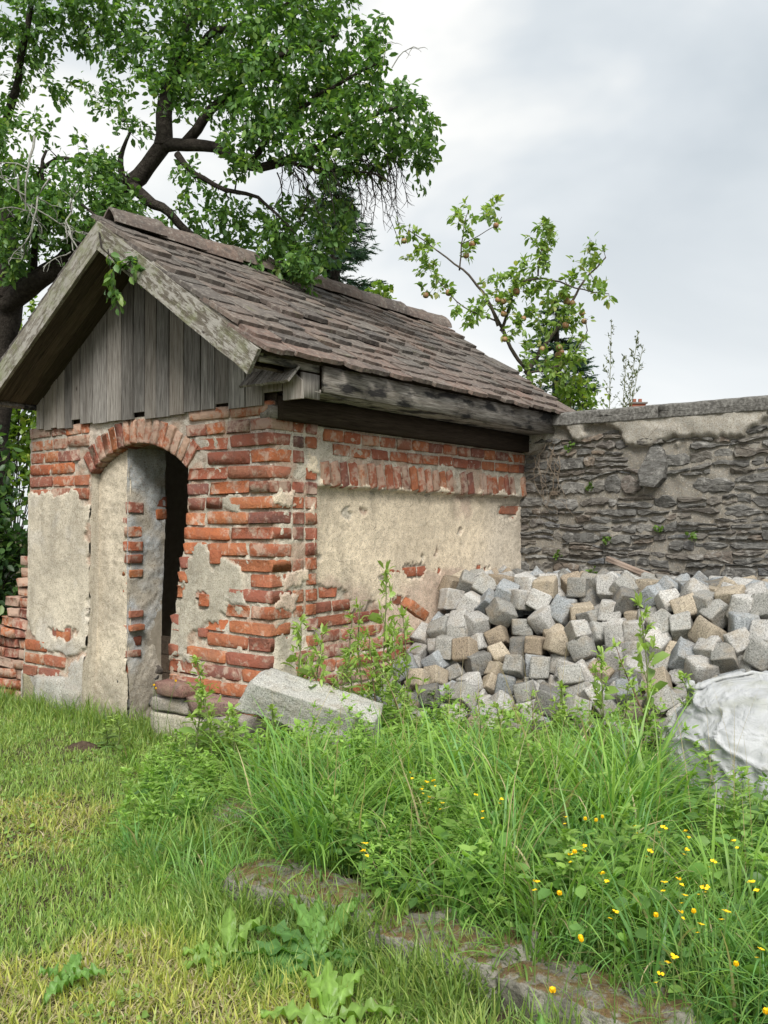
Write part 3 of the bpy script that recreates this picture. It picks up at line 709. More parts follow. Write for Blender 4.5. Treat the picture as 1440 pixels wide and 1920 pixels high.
# ---- eave: wall plate, fascia, underside board, little slatted ledge
def bx(name, b, mat, parent=shed, rot=None):
    x0, x1, y0, y1, z0, z1 = b; c = ((x0+x1)/2, (y0+y1)/2, (z0+z1)/2); V, F = rock((x1-x0, y1-y0, z1-z0), 2, .0, .0, 1, 0)
    V = np.sign(V)*np.minimum(np.abs(V), np.array([(x1-x0)/2, (y1-y0)/2, (z1-z0)/2])); return put(name, mesh(name, V, F), mat, parent, c, rot)
bx('wall_plate', (.03, 3.40, -.075, .10, 2.205, 2.36), WOODD)
bx('wall_plate', (.00, 3.40, 2.6, 2.75, 2.305, 2.42), WOODD)
bx('eave_board', (.10, 3.40, -.285, .06, 2.366, 2.388), WOODX, rot=(-.02, 0, 0))
bx('fascia_board', (.155, 3.41, -.318, -.290, 2.372, 2.545), WOODX, rot=(.03, 0, 0))
bx('tilting_fillet', (-.40, 3.41, -.305, -.23, 2.548, 2.582), WOODD)
bx('end_board', (-.39, .15, -.280, -.255, 2.50, 2.58), WOODX)
bx('ledge_batten', (-.02, .145, -.285, -.262, 2.325, 2.485), WOOD)
for i in range(12):
    V, F = box_bm(-.075, .075, -.0165, .0165, -.008, .008)
    put('ledge_slat', mesh('ledge_slat', V, F), WOOD, shed, (-.105, .13-i*.037, 2.465-rnd.uniform(0, .004)), (0, -.80+rnd.uniform(-.06, .06), rnd.uniform(-.04, .04)))
bx('padding_block', (-.012, .11, -.02, .10, 2.212, 2.30), WOODX)
# ================================================================== stone boundary wall
swall = tag(empty('stone_wall', (CX, CY, 0), RZ), 'rough grey fieldstone wall with concrete coping behind the heap of paving cubes', 'wall')
WX = 3.42
def wmask(w, z): return sm(z-2.24+(fbm(w, z, 0, 2.6, 4, 301)-.5)*.75+(fbm(w, z, 0, 12, 3, 305)-.5)*.16, 0, .035)
def wh(w, z): return -.010+.035*(fbm(w, z, 0, 12, 4, 311)-.5)+.060*wmask(w, z)*(.7+.6*fbm(w, z, 0, 4, 3, 8))
def wcol(w, z):
    m = wmask(w, z)[..., None]; c = np.array((.25, .238, .212))*(1-m)+np.array((.42, .40, .355))*m; return stain(w, z, c, 21)
hfield('mortar_bed', -.4, 4.3, -.2, 2.45, .02, lambda u, z, h: (WX-h, -u, z), wh, None, wcol, swall)
put('wall_core', mesh('wall_core', *box_bm(WX+.06, WX+.48, -4.3, 4.2, -.3, 2.44)), CORE, swall)
ring = []
def stone_poly(u0, u1, zb, zt, seed):
    """outline of one flat-bedded stone following wavy beds"""
    r = np.random.default_rng(seed); g = .004; k = max(3, int((u1-u0)/.05)+2)
    us = np.linspace(u0+g, u1-g, k)
    tb = np.array([zb(u) for u in us])+g; tt = np.maximum(np.array([zt(u) for u in us])-g, tb+.018)
    H = tt-tb; tt = tt-np.abs(r.normal(0, .13, k))*H; tb = tb+np.abs(r.normal(0, .13, k))*H
    e0 = r.uniform(0, .75); e1 = r.uniform(0, .75); mid = (tt+tb)/2
    for i, e in ((0, e0), (k-1, e1)):
        tt[i] = tt[i]*(1-e)+mid[i]*e; tb[i] = tb[i]*(1-e)+mid[i]*e
    P = [(u, z) for u, z in zip(us, tb)]+[(us[-1]-r.uniform(-.006, .01)+.004, mid[-1]+r.uniform(-.01, .01))]+[(u, z) for u, z in zip(us[::-1], tt[::-1])]+[(us[0]-.004+r.uniform(-.01, .006), mid[0]+r.uniform(-.01, .01))]
    return np.array(P)
def make_wstone(P, depth, seed):
    r = np.random.default_rng(seed); n = len(P); c = P.mean(0)
    ta, tb = r.normal(0, .05), r.normal(0, .09)
    def front_d(p, base): return base+(p[:, 0]-c[0])*ta+(p[:, 1]-c[1])*tb*2
    inner = c+(P-c)*np.array((.90, .82))+r.normal(0, .003, P.shape)
    L1 = np.column_stack([WX-front_d(P, depth-.016)-r.normal(0, .003, n), -P[:, 0], P[:, 1]])
    L2 = np.column_stack([WX-front_d(inner, depth)-r.normal(0, .004, n), -inner[:, 0], inner[:, 1]])
    L0 = np.column_stack([np.full(n, WX+.05), -P[:, 0], P[:, 1]]); C = np.array([[WX-depth-r.uniform(0, .006), -c[0], c[1]]])
    V = np.concatenate([L0, L1, L2, C]); F = []
    for i in range(n):
        j = (i+1) % n; F += [(j, i, i+n, j+n), (j+n, i+n, i+2*n, j+2*n), (j+2*n, i+2*n, 3*n)]
    return V, F
def build_wall_stones():
    z = .35; beds = []
    while z < 2.42:
        ph = rnd.uniform(0, 50); am = .02
        beds.append((z, ph)); z += rnd.choice((.04, .05, .06, .08, .10, .12, .15))
    def bf(i): 
        z0, ph = beds[min(i, len(beds)-1)]
        return lambda u: z0+(float(vn(u*2.1, ph, 0, 40))-.5)*.10+(float(vn(u*6, ph, 0, 41))-.5)*.045
    part = []; rest = []
    for i in range(len(beds)-1):
        b, t = bf(i), bf(i+1); u = -.08+rnd.uniform(-.1, 0); h = beds[i+1][0]-beds[i][0]
        while u < 4.25:
            w = rnd.choice((.08, .12, .16, .2, .26, .34))*rnd.uniform(.8, 1.2)*(.8+h*3); e = min(u+w, 4.3)
            zz = beds[i][0]
            if rnd.random() < .06 and h < .08: u = e; continue
            sd = rnd.randrange(10**6)
            if h > .10 and rnd.random() < .35:
                f = rnd.uniform(.4, .6); mf = lambda x, b=b, t=t, f=f: b(x)*(1-f)+t(x)*f
                pls = [(b, mf), (mf, t)]
            else: pls = [(b, t)]
            for q, (bb, tt) in enumerate(pls):
                P = stone_poly(u, e, bb, tt, sd+q); c = P.mean(0); dep = rnd.uniform(.000, .020)
                m = float(wmask(np.array([c[0]]), np.array([c[1]]))[0])
                if c[1] < .75 and c[0] < 3.2 : continue
                if m > .5 and rnd.random() < .62: continue
                if abs(c[0]-1.26) < .17 and abs(c[1]-2.03) < .17: continue
                if m > .5: dep = .052+rnd.uniform(0, .014)
                (part if (c[0] < 2.75 and c[1] > .95) else rest).append((P, dep, sd+q))
            u = e
    P0 = np.array([(1.17, 1.86), (1.30, 1.84), (1.37, 1.92), (1.385, 2.06), (1.36, 2.16), (1.29, 2.24), (1.24, 2.22), (1.20, 2.10), (1.14, 1.97)]); part.append((P0, .075, 5))
    part.sort(key=lambda q: -(q[0][:, 0].max()-q[0][:, 0].min())*(q[0][:, 1].max()-q[0][:, 1].min()))
    rest += part[300:]; part = part[:300]
    for P, d, sd in part:
        V, F = make_wstone(P, d, sd); c = V.mean(0); put('stone', mesh('stone', V-c, F, False), MS, swall, tuple(c))
    V = []; F = []; n = 0
    for P, d, sd in rest:
        v, f = make_wstone(P, d, sd); V.append(v); F += [tuple(k+n for k in q) for q in f]; n += len(v)
    tag(put('small_stones', mesh('small_stones', np.concatenate(V), F), MS, swall), kind='stuff')
build_wall_stones()
for (a, b) in ((.30, 1.32), (1.325, 2.42), (2.425, 4.3)):
    V, F = rock((.62, b-a, .125), 3, .0, .0, 1, 0); V, F = cube_grid(12)
    V = V*np.array((.62, b-a, .125)); cr = np.abs(V)/np.array((.31, (b-a)/2, .0625)); 
    V[:, 2] += (fbm(V[:, 0]*6, V[:, 1]*6, a, 2, 3, 3)-.5)*.018; V[:, 0] += (fbm(V[:, 2]*9, V[:, 1]*9, a, 1.5, 3, 6)-.5)*.02
    V[:, 2] -= .014*(cr[:, 0] > .98)*(V[:, 2] > 0); V[:, 0] *= np.where(V[:, 2] > .04, .985, 1)
    put('coping_stone', mesh('coping_stone', V, F, True), CONC, swall, (3.36+.31, -(a+b)/2, 2.50))
# ================================================================== low ruined brick wall on the left
gwall = tag(empty('ruined_wall', tuple(Wp(0, 2.86, 0)), RZ), 'low stepped stump of weathered brick wall beside the left end of the shed', 'wall')
put('wall_core', mesh('wall_core', *box_bm(.16, .40, 0.0, .30, -.2, .80)), CORE, gwall); put('wall_core', mesh('wall_core', *box_bm(.16, .40, .302, 1.7, -.2, .44)), CORE, gwall)
z = .02; k = 0
while z < 1.22:
    send = .10+(1.22-z)*.28 if z > .62 else (.55 if z > .5 else 1.75); s = 0.005 if k % 2 else -.02
    while s < send:
        w = rnd.uniform(.17, .24)
        brick(gwall, (.20-.10*(1-z/1.3)+rnd.uniform(-.02, .02), s+w/2, z+.04), (w-.012, .30 if z > .5 else .22, .078), (rnd.uniform(-.04, .04), rnd.uniform(-.08, .08), math.pi/2+rnd.uniform(-.08, .08)), rnd.choice((.6, .9, 1.2)))
        s += w
    z += .088; k += 1
SETTS = """1140,-2302,83,0,-252,-43,108,116,122;1609,-1413,278,-43,-306,-32,110,126,118;2438,-2012,802,154,-9,-143,158,133,140;929,-1512,72,-157,0,-191,148,139,149;1869,-1565,563,199,97,-161,120,123,130;2268,-2105,814,180,-142,115,140,117,117;2748,-1931,805,-56,-174,-10,146,123,115;1505,-2228,400,212,-75,-99,118,135,133;474,-4271,72,298,157,0,140,154,138;3218,-1900,787,-12,178,-198,102,105,113;1880,-102,682,-79,-44,177,104,107,113;3280,-2286,805,-2,136,-14,141,130,138;1532,-2929,567,-29,-307,15,158,146,125;2905,-2328,790,6,309,40,126,115,119;2738,-694,808,272,57,106,109,124,119;2604,-567,815,-51,5,80,138,137,119;3249,-186,789,-186,9,40,125,105,119;2445,-1270,813,-124,202,90,140,133,152;2303,-407,803,159,-17,-31,125,116,123;808,-3081,59,0,0,-106,142,133,115;2850,-3016,789,-113,143,71,117,112,116;1140,-159,76,-74,-157,0,148,136,127;1371,-436,222,-66,211,71,143,152,127;1726,-1484,434,-68,-68,94,155,132,134;2367,-129,811,90,145,98,131,146,128;1721,-881,432,-4,19,-236,107,109,118;1852,-1412,508,228,5,-11,114,126,102;3034,-300,805,3,14,188,158,133,138;3240,-757,815,81,146,145,143,143,133;2423,-1817,812,-175,-9,-50,134,131,127;1933,-1880,693,85,-98,59,122,111,109;1435,-1186,106,-8,274,-90,166,162,145;2800,-405,804,-6,-135,238,117,132,107;1490,-209,286,115,-63,59,109,107,108;3077,-2115,822,147,10,138,146,152,143;2537,-707,806,161,-174,60,128,117,102;2598,-1901,795,-143,0,-89,123,123,107;1184,-2595,164,-91,57,-35,136,145,135;2563,-94,820,117,164,181,145,158,150;1564,-282,437,-105,295,7,151,133,143;1807,-1234,461,18,-20,179,160,157,143;1508,-76,395,-30,-12,-11,140,140,135;1300,-896,83,0,-144,-302,145,129,146;979,-886,60,-308,157,0,115,127,117;1199,-1231,81,221,-157,0,159,160,136;1333,-1680,89,22,2,302,161,139,146;2779,-2626,802,-73,-142,-108,140,137,133;2020,-1988,787,86,152,-231,113,126,103;3083,-1051,814,36,98,-298,135,150,123;1312,-138,177,79,-33,-162,165,154,155;1110,-2723,255,1,-72,-131,133,131,120;1083,-2948,100,-138,70,108,124,114,118;1372,-298,210,-46,-205,-118,141,135,133;1269,-1909,67,1,-160,-58,127,128,114;2159,-335,798,-155,-114,-42,124,135,128;2870,-1714,792,218,-147,96,107,109,106;3203,-1463,803,-34,-132,-226,119,123,117;751,-427,74,157,0,193,147,143,128;1937,-2439,814,17,279,-36,154,149,125;2990,-495,805,119,-90,20,118,127,133;1313,-586,261,-140,-32,-27,165,133,125;2391,-2882,815,-311,28,-88,138,137,134;1575,-1983,444,66,-97,-45,124,138,116;2621,-1735,825,-19,-130,-148,137,126,140;1659,-1715,429,-67,-42,19,120,119,111;1629,-1100,327,13,0,167,138,152,126;2472,-3073,803,-106,-39,141,115,132,112;1150,-2135,54,-157,0,300,105,104,121;1441,-3166,511,220,-42,161,135,145,125;1473,-1785,232,114,-292,-35,114,122,123;3145,-2648,812,-156,-3,-217,162,156,140;2696,-1133,802,-7,-3,176,120,128,110;2086,-663,791,206,-136,43,114,119,111;1547,-1094,199,103,-302,-34,124,111,102;1330,-737,134,-226,20,164,148,137,124;1076,-664,58,157,0,-209,107,111,120;2718,-1285,791,-7,-1,275,130,115,112;877,-1930,70,0,314,-20,149,146,136;3119,-603,797,-1,-313,-114,110,116,120;3112,-1327,809,-9,-12,-256,159,137,148;1174,-1438,60,-90,-157,0,115,106,110;2796,-2476,813,103,142,84,135,110,114;1469,-930,212,236,180,-17,139,156,136;2292,-1711,796,1,40,218,116,119,120;2777,-956,811,-168,-46,-10,125,120,128;2209,-1578,795,56,-306,97,113,116,112;1787,-2471,692,-98,-126,-65,129,122,110;1760,-2072,620,-39,98,273,119,103,117;1625,-1586,334,11,32,-30,131,129,141;3267,-1695,817,-54,134,-127,154,138,128;2237,-2585,805,84,-166,120,129,146,144;842,-55,70,157,0,160,137,135,123;1623,-2166,488,-54,-43,296,134,129,118;1384,-2549,526,31,19,-295,132,142,116;1494,-1929,325,18,2,-18,131,133,132;2189,-1930,794,-56,137,237,121,128,115;2008,-1802,795,79,-39,-165,135,129,134;1525,-367,322,-113,-22,-278,110,120,105;1597,-1832,512,-107,36,-107,133,132,129;2075,-2642,805,-88,143,-29,147,140,131;679,-2664,72,-157,0,274,126,140,117;875,-2502,68,157,0,-246,132,133,126;2159,-1079,816,7,304,8,148,160,142;3258,-2973,805,-148,14,-264,154,138,141;3011,-1881,804,135,31,-164,116,128,115;2211,-2775,802,145,24,-59,127,126,129;2764,-2248,799,11,-11,82,132,125,125;2848,-1175,815,-162,-12,164,141,142,130;2918,-1576,811,18,8,107,132,136,143;1601,-942,354,-206,64,12,160,131,134;2974,-676,806,-276,-147,29,133,147,136;1361,-2267,242,87,-100,-91,132,134,120;1240,-2034,76,157,26,273,118,121,107;2504,-2788,798,7,-16,235,114,131,114;1245,-2377,178,77,-62,281,144,137,118;1776,-1012,588,3,7,12,119,117,120;3106,-831,826,-136,-40,-92,157,158,142;2591,-339,809,28,-183,-119,126,139,126;2515,-2346,812,-155,-8,-164,152,153,157;2966,-2617,805,4,17,-199,134,148,136;2229,-61,796,-200,176,57,106,109,107;1575,-465,366,-66,-55,-127,110,122,116;2058,-143,808,137,21,201,140,135,118;1310,-1899,226,3,-78,-175,144,134,126;2117,-2301,803,-270,-143,21,127,153,128;1904,-1294,580,-141,21,3,141,146,121;1731,-386,598,-128,182,36,158,158,146;2478,-1666,922,-144,-4,54,136,113,123;2278,-2961,786,-234,146,-9,112,124,110;1906,-1122,629,84,110,-1,146,139,149;1429,-1453,83,-288,-2,-34,148,137,129;2825,-2853,819,-16,-5,145,166,151,145;1342,-2885,319,309,-1,150,103,116,100;1740,-547,570,39,-3,297,117,119,112;1254,-546,93,-173,2,285,154,161,133;1280,-1090,68,-157,0,72,117,133,134;3244,-2529,798,-198,-183,-49,117,122,107;853,-2134,74,-157,0,-304,144,144,140;3080,-1605,809,47,173,-166,153,152,132;1748,-1032,454,152,5,-109,134,150,137;3289,-948,818,-179,-248,-10,146,135,120;1002,-2842,68,-73,-157,-1,132,127,120;1334,-1303,72,157,0,-87,139,140,138;2643,-915,799,-10,182,-185,123,110,110;1599,-1252,210,-101,199,-107,119,127,127;1207,-374,71,-157,0,-281,153,138,139;3292,-2719,813,248,-32,-23,130,122,120;635,-1536,63,0,0,97,115,113,121;1513,-1357,152,-124,52,-13,129,129,123;1456,-734,212,-108,-234,-24,123,114,124;1435,-2358,342,186,45,-26,133,154,149;2858,-1373,823,-76,125,-166,160,133,145;2351,-795,805,-13,-10,127,137,144,120;3295,-491,819,23,40,-95,141,150,145;943,-728,65,64,157,0,126,127,124;1289,-2492,242,68,252,-142,131,147,137;3283,-1290,796,-244,173,-34,118,122,132;3219,-348,817,76,43,-86,114,115,104;1700,-216,519,-34,67,11,146,139,121;1527,-1685,278,-58,-29,283,112,107,119;2864,-2015,798,103,-138,186,128,119,128;2068,-472,808,102,-71,-57,136,126,129;3131,-2387,794,-158,38,-76,113,124,106;1012,-2679,84,314,-22,-7,138,154,137;1259,-2191,151,-179,-263,-8,142,130,147;323,-946,67,-157,0,-193,133,129,107;1479,-580,282,29,-104,256,124,127,127;835,-995,64,222,157,0,124,132,113;1621,-2560,584,18,-293,-44,132,138,135;1157,-799,72,0,314,77,148,131,140;3234,-2072,815,15,107,148,118,123,111;2877,-839,818,-137,-143,-51,148,138,131;378,-1092,63,-157,0,57,119,123,103;949,-3061,65,-136,0,191,114,108,102;1989,-1548,710,-155,17,158,152,145,135;2358,-2256,800,-15,140,110,128,134,132;1010,-80,64,0,314,-93,138,144,124;2825,-119,805,46,179,231,127,126,123;1702,-1250,334,-136,-17,156,135,141,145;2492,-896,791,-180,-134,-156,115,113,111;1198,-2892,217,-91,-44,102,130,127,123;2623,-2920,807,-147,-9,-132,115,133,115;2314,-607,796,-18,171,200,128,110,118;1404,-2109,327,139,60,40,150,155,142;2006,-3032,794,-24,172,-1,126,126,110;1623,-627,445,-9,15,252,164,138,156;586,-614,61,77,-157,0,118,113,97;1422,-2532,366,-134,-36,289,133,141,143;2409,-275,811,4,-145,160,150,160,124;2583,-1416,831,139,120,128,153,148,140;2705,-489,797,13,-146,224,117,114,119;3106,-2896,809,-138,-14,-22,114,133,111;1403,-1004,81,160,-11,-291,117,116,110;2615,-2061,803,16,-20,-7,122,142,132;853,-2871,57,157,0,-193,112,110,100;2413,-511,798,-159,138,-78,122,113,110;2637,-2554,826,-96,-9,304,128,145,137;1414,-677,338,-138,279,-29,115,126,110;1530,-2546,469,55,194,41,119,119,119;2712,-1558,811,153,-19,102,141,153,149;1327,-2066,180,-81,13,-186,121,127,117;3089,-93,826,101,181,-95,160,137,152;237,-1281,70,157,0,234,138,136,144;1227,-3118,314,-290,-70,-80,151,122,133;1504,-1803,369,52,192,-121,134,145,119;2441,-1587,804,-128,144,163,141,134,150;1580,-2746,583,-43,104,310,117,114,109;2928,-1007,812,-20,131,-192,144,146,129;1779,-1621,453,74,-44,291,104,112,109;1680,-2006,532,138,217,-45,138,133,129;979,-1688,78,0,314,145,154,140,153;1438,-81,245,168,67,41,117,124,113;2205,-708,795,-306,9,100,118,124,107;880,-2290,61,0,0,-263,125,123,117;2754,-1740,819,-23,140,-179,140,125,127;1147,-2783,154,-238,1,29,109,111,115;1132,-3065,219,-70,0,78,147,129,137;653,-2820,59,314,0,152,109,117,114;2986,-2836,806,-23,14,296,134,123,131;219,-230,71,157,0,202,148,138,127;1513,-1538,204,160,-26,162,153,129,126;1801,-868,566,160,2,40,149,134,123;2713,-279,810,147,-34,-82,125,137,118;2098,-2124,817,0,307,60,134,148,135;1104,-2450,96,-6,231,-205,141,126,117;2619,-982,916,42,182,-188,139,147,144;1268,-1010,247,77,246,24,135,151,127;3052,-2280,855,95,64,-42,133,144,134;3307,-1964,873,96,42,-157,121,126,134;1817,-675,612,-44,26,15,138,135,127;2033,-3237,800,-307,-12,117,127,129,113;3024,-1732,805,8,-22,-50,110,108,121;2293,-1973,932,-137,-125,87,138,136,107;3292,-596,921,-93,-202,165,132,155,141;2868,-1301,954,-142,12,196,130,114,110;1348,-3119,415,231,9,-187,148,130,123;1007,-810,189,70,-56,-263,132,132,116;2749,-69,927,61,179,231,149,132,130;3016,-1197,829,-216,-82,-14,131,120,104;2190,-521,875,70,24,79,150,146,128;2938,-71,884,-88,-64,262,125,114,109;3039,-2752,934,33,-102,-205,132,146,125;758,-2112,220,-157,0,100,119,127,119;2589,-1799,965,-116,120,161,155,132,124;1506,-2683,485,158,209,14,119,118,127;3312,-2825,906,-20,229,112,119,129,124;1149,-1643,311,-29,41,-69,129,138,127;1061,-3424,75,-124,-137,22,110,111,106;653,-1925,59,-157,0,182,113,114,110;1206,-436,248,-113,-12,260,122,129,112;2659,-2863,939,-126,-169,-64,128,131,128;1126,-2087,208,-78,-74,103,119,122,106;788,-624,69,157,0,-278,141,133,121;2969,-2910,926,155,-28,97,125,136,136;1420,-2065,479,43,-50,307,122,144,137;1059,-275,149,240,49,90,121,124,124;1307,-1216,236,-189,4,25,135,121,119;2250,-1252,843,256,61,39,153,137,150;941,-556,60,-314,0,-1,138,132,116;2483,-2637,788,13,-6,16,126,116,107;2872,-510,853,230,-52,88,131,121,108;2643,-1580,949,6,-20,54,151,136,141;2623,-232,917,166,-35,-137,116,121,105;719,-781,76,0,0,135,144,143,149;3179,-226,918,-133,-70,-80,122,101,104;919,-586,177,157,-10,-97,117,108,109;1316,-2387,419,-218,-72,-139,148,152,127;2183,-2448,807,-104,195,94,128,131,116;3170,-951,887,230,-57,-114,108,123,104;1638,-62,464,-115,17,-150,126,137,119;2793,-2052,943,165,135,145,138,132,125;1870,-256,675,-240,20,189,122,125,127;767,-1626,68,0,-314,-2,160,131,131;1264,-2149,391,-104,-244,59,138,146,146;2373,-2475,809,-144,-8,176,143,119,118;2273,-926,878,-149,92,108,126,120,111;2831,-2560,934,-14,3,-233,118,119,112;777,-2777,178,-177,-146,107,129,137,142;3077,-1647,947,-40,-173,148,131,133,122;1680,-1313,462,96,-128,-73,117,126,123;1547,-1479,460,60,16,-276,119,134,132;1185,-1792,129,-79,68,-270,128,128,110;3021,-3069,786,3,-19,-130,121,108,98;911,-296,73,27,157,0,142,143,129;2069,-1663,789,-87,134,-84,114,105,115;421,-64,72,-157,0,1,135,140,143;3254,-2154,902,-102,-207,148,112,107,106;1386,-1570,341,-75,105,-240,154,152,138;2698,-2371,880,59,12,-75,130,146,119;1389,-1489,466,-27,47,22,133,150,117;3231,-764,950,112,-168,145,126,137,123;2479,-713,937,-176,140,60,148,146,121;1377,-394,360,-42,-35,-152,130,125,126;2110,-2190,952,-8,4,282,146,139,134;2425,-1455,892,-90,58,16,130,112,125;1243,-2290,318,260,-56,-114,132,130,141;2077,-2612,944,234,143,-29,129,150,130;1759,-1206,620,-162,26,-83,142,134,141;1353,-249,324,4,-47,-128,135,123,109;659,-2646,211,0,0,-216,128,155,138;2386,-1083,820,-236,178,38,148,156,131;1612,-782,410,-97,14,124,105,107,116;2132,-3507,810,-6,-8,-280,125,127,127;2889,-1697,927,-22,-285,112,140,135,132;1292,-856,226,-108,124,-106,118,119,119;2448,-232,937,32,-145,160,110,122,118;1250,-1808,322,42,-79,150,126,133,107;969,-2551,225,108,-75,260,139,150,126;683,-1395,61,157,0,254,133,118,117;1086,-838,318,67,11,127,130,134,134;2508,-2192,895,47,-210,98,152,133,138;2356,-601,927,147,-15,-29,119,121,127;1059,-2634,324,-129,-66,-181,111,110,104;1210,-1430,187,-157,10,229,122,127,122;1007,-1173,150,83,-14,-111,160,130,127;611,-1745,66,-314,0,64,124,115,128;1536,-787,325,55,38,110,126,113,107;1244,-2560,435,-185,-62,-149,124,120,131;1525,-978,471,-94,6,173,129,125,108;2713,-1092,931,68,154,149,137,127,141;1019,-2205,112,47,-57,300,120,119,125;3326,-1337,915,-122,-141,-34,136,126,115;2981,-814,945,164,-7,286,125,115,101;1372,-1348,227,-120,0,313,122,138,117;2892,-2162,804,12,305,132,107,125,119;953,-1014,169,-98,226,-68,113,121,117;3146,-1774,805,-154,20,98,114,118,106;1206,-284,212,-153,-148,-29,131,126,123;908,-2697,226,-83,-16,88,137,139,128;3258,-92,900,-95,127,-146,162,134,133;969,-1851,211,-65,-120,137,153,148,137;2311,-1586,908,-58,244,-92,117,123,127;516,-1906,69,157,0,-271,124,134,138;3132,-443,846,-265,69,110,119,133,127;2559,-485,901,42,-30,-184,143,136,120;970,-3307,82,-152,0,-71,141,152,151;1249,-1527,64,-157,0,-247,122,125,115;447,-3167,77,0,0,-205,159,150,149;981,-1377,65,0,0,-35,127,142,127;1183,-722,293,-94,-14,-182,145,137,128;1252,-79,299,29,80,-40,119,130,109;1074,-3176,99,-45,-295,5,127,110,120;2303,-2969,931,-109,-11,-32,154,126,129;832,-1224,68,0,0,-57,138,145,132;2436,-2029,946,-163,-7,-106,138,151,131;1099,-3421,190,24,173,12,125,131,123;1809,-1731,587,18,13,-53,139,148,144;1111,-985,207,207,90,-127,138,146,148;1093,-1544,126,-53,-253,68,115,110,105;1347,-1902,414,-64,20,194,130,128,130;2669,-785,840,61,36,288,132,116,121;1225,-358,366,279,-7,-150,116,124,118;3185,-2421,935,-140,-140,-87,158,135,141;1431,-959,356,142,-4,-268,106,126,117;2857,-2312,912,-170,169,-79,113,118,106;2373,-1773,942,98,178,155,139,148,141;3045,-645,927,-242,-147,29,124,132,108;2239,-241,888,-34,66,12,135,132,119;2160,-1407,805,-16,-101,248,137,135,122;1114,-2507,251,223,-52,64,131,122,104;2279,-3214,818,6,127,-49,139,132,121;2393,-57,966,105,148,-45,160,142,134;1188,-1424,341,4,28,-125,147,146,140;1272,-1991,317,-74,78,139,123,124,121;1190,-2634,342,4,241,118,117,113,125;2635,-2676,864,-42,89,-213,104,124,108;1185,-1664,66,-157,0,150,116,128,109;3155,-1488,923,180,8,-103,133,139,133;1353,-1158,345,125,2,17,125,119,114;975,-50,194,86,155,-80,135,132,123;2148,-1770,858,27,-81,-286,135,136,133;790,-1436,174,-24,-267,-11,148,145,138;1954,-2258,808,8,15,-36,132,139,143;1275,-1700,385,53,79,-164,117,131,125;1146,-558,223,-180,18,252,113,120,107;978,-2801,308,-176,-81,-86,151,136,142;532,-4420,69,314,0,153,135,136,135;1636,-1125,463,169,-5,205,126,144,140;2299,-1472,797,216,18,-233,123,113,103;2897,-2711,918,27,-205,108,136,133,136;2741,-399,918,157,22,232,134,125,127;1379,-1070,217,16,-97,-94,115,105,109;2548,-1131,853,37,76,-241,121,128,112;588,-1274,59,0,314,130,129,125,114;1734,-1411,594,49,-23,308,126,144,136;2370,-2696,894,-128,-81,159,154,157,125;1825,-2204,691,106,220,-83,130,125,133;1485,-1151,302,16,53,-139,133,117,129;812,-1767,75,-157,0,309,157,147,145;1904,-830,688,152,-11,-255,121,121,137;1132,-1923,204,29,-6,-14,136,144,135;519,-2400,61,157,0,-23,128,118,121;1064,-2306,199,-257,74,-43,135,143,126;999,-2050,75,157,0,-16,132,146,136;3276,-1126,835,237,-38,195,146,154,143;1315,-2754,313,130,38,-48,105,106,112;1007,-2885,217,0,-240,-113,116,117,118;2285,-2356,894,-49,-40,216,133,119,117;1057,-649,185,-3,-312,-54,138,125,138;3002,-2468,827,163,-185,-53,158,149,144;2548,-1947,919,301,13,91,108,118,107;756,-240,63,0,-314,80,132,134,121;1311,-175,416,48,313,37,149,154,132;947,-2392,176,211,-69,-121,150,138,140;1128,-1085,73,-157,0,-127,139,141,124;1374,-1456,278,96,-88,49,112,126,121;2515,-2380,959,159,-8,-164,132,133,132;2399,-470,916,17,-305,124,146,131,124;1712,-740,511,206,75,-187,115,125,114;3306,-305,909,-67,-66,45,138,154,122;2557,-83,958,0,307,-140,160,156,131;655,-1099,64,0,-314,-126,136,120,123;1918,-412,697,76,-127,-3,126,128,110;2346,-1341,872,-96,-51,-268,124,131,112;644,-58,63,199,157,0,123,106,118;2756,-2212,930,26,173,-152,122,124,122;2753,-619,900,49,52,258,141,127,113;1202,-2454,340,81,56,-242,128,112,108;1093,-1692,198,-294,47,30,107,114,118;2979,-946,933,-298,9,148,129,124,101;2598,-1254,901,-228,32,200,145,129,123;493,-984,71,19,157,0,139,136,132;1443,-2847,445,158,13,-282,135,123,123;780,-3617,71,-157,0,-92,155,138,144;1678,-425,450,-71,98,-235,112,120,117;1211,-2963,333,208,-40,114,107,120,106;1743,-62,580,173,84,12,141,156,138;2977,-1532,940,-203,-137,-8,132,125,131;576,-2250,63,314,0,21,139,139,122;691,-2510,71,-108,157,0,137,148,134;1750,-1366,709,53,306,-62,119,127,111;2531,-2792,916,-174,1,-190,125,126,131;699,-2135,79,157,0,20,149,154,148;1548,-2391,455,30,52,-21,134,139,137;1267,-1564,226,-134,-267,27,130,130,131;2885,-1865,842,-226,68,-175,116,126,106;1053,-451,162,-102,-10,241,140,136,133;954,-639,317,-264,135,-42,134,134,124;2696,-3152,811,-2,11,-22,161,147,135;2835,-900,956,-157,-14,264,120,123,136;3250,-2578,957,18,177,105,147,140,131;535,-406,71,157,0,-14,153,138,133;2704,-1889,936,215,143,20,119,124,124;1403,-2680,398,176,209,14,132,124,133;3125,-1934,900,-234,-17,135,156,141,146;2998,-250,939,78,143,-144,143,140,150;1114,-64,206,69,-194,-74,119,121,121;1113,-1340,209,159,31,-238,137,122,124;1146,-2214,247,-97,-55,-113,129,119,105;266,-818,54,0,0,-107,110,123,104;1065,-1857,58,113,157,0,112,131,126"""
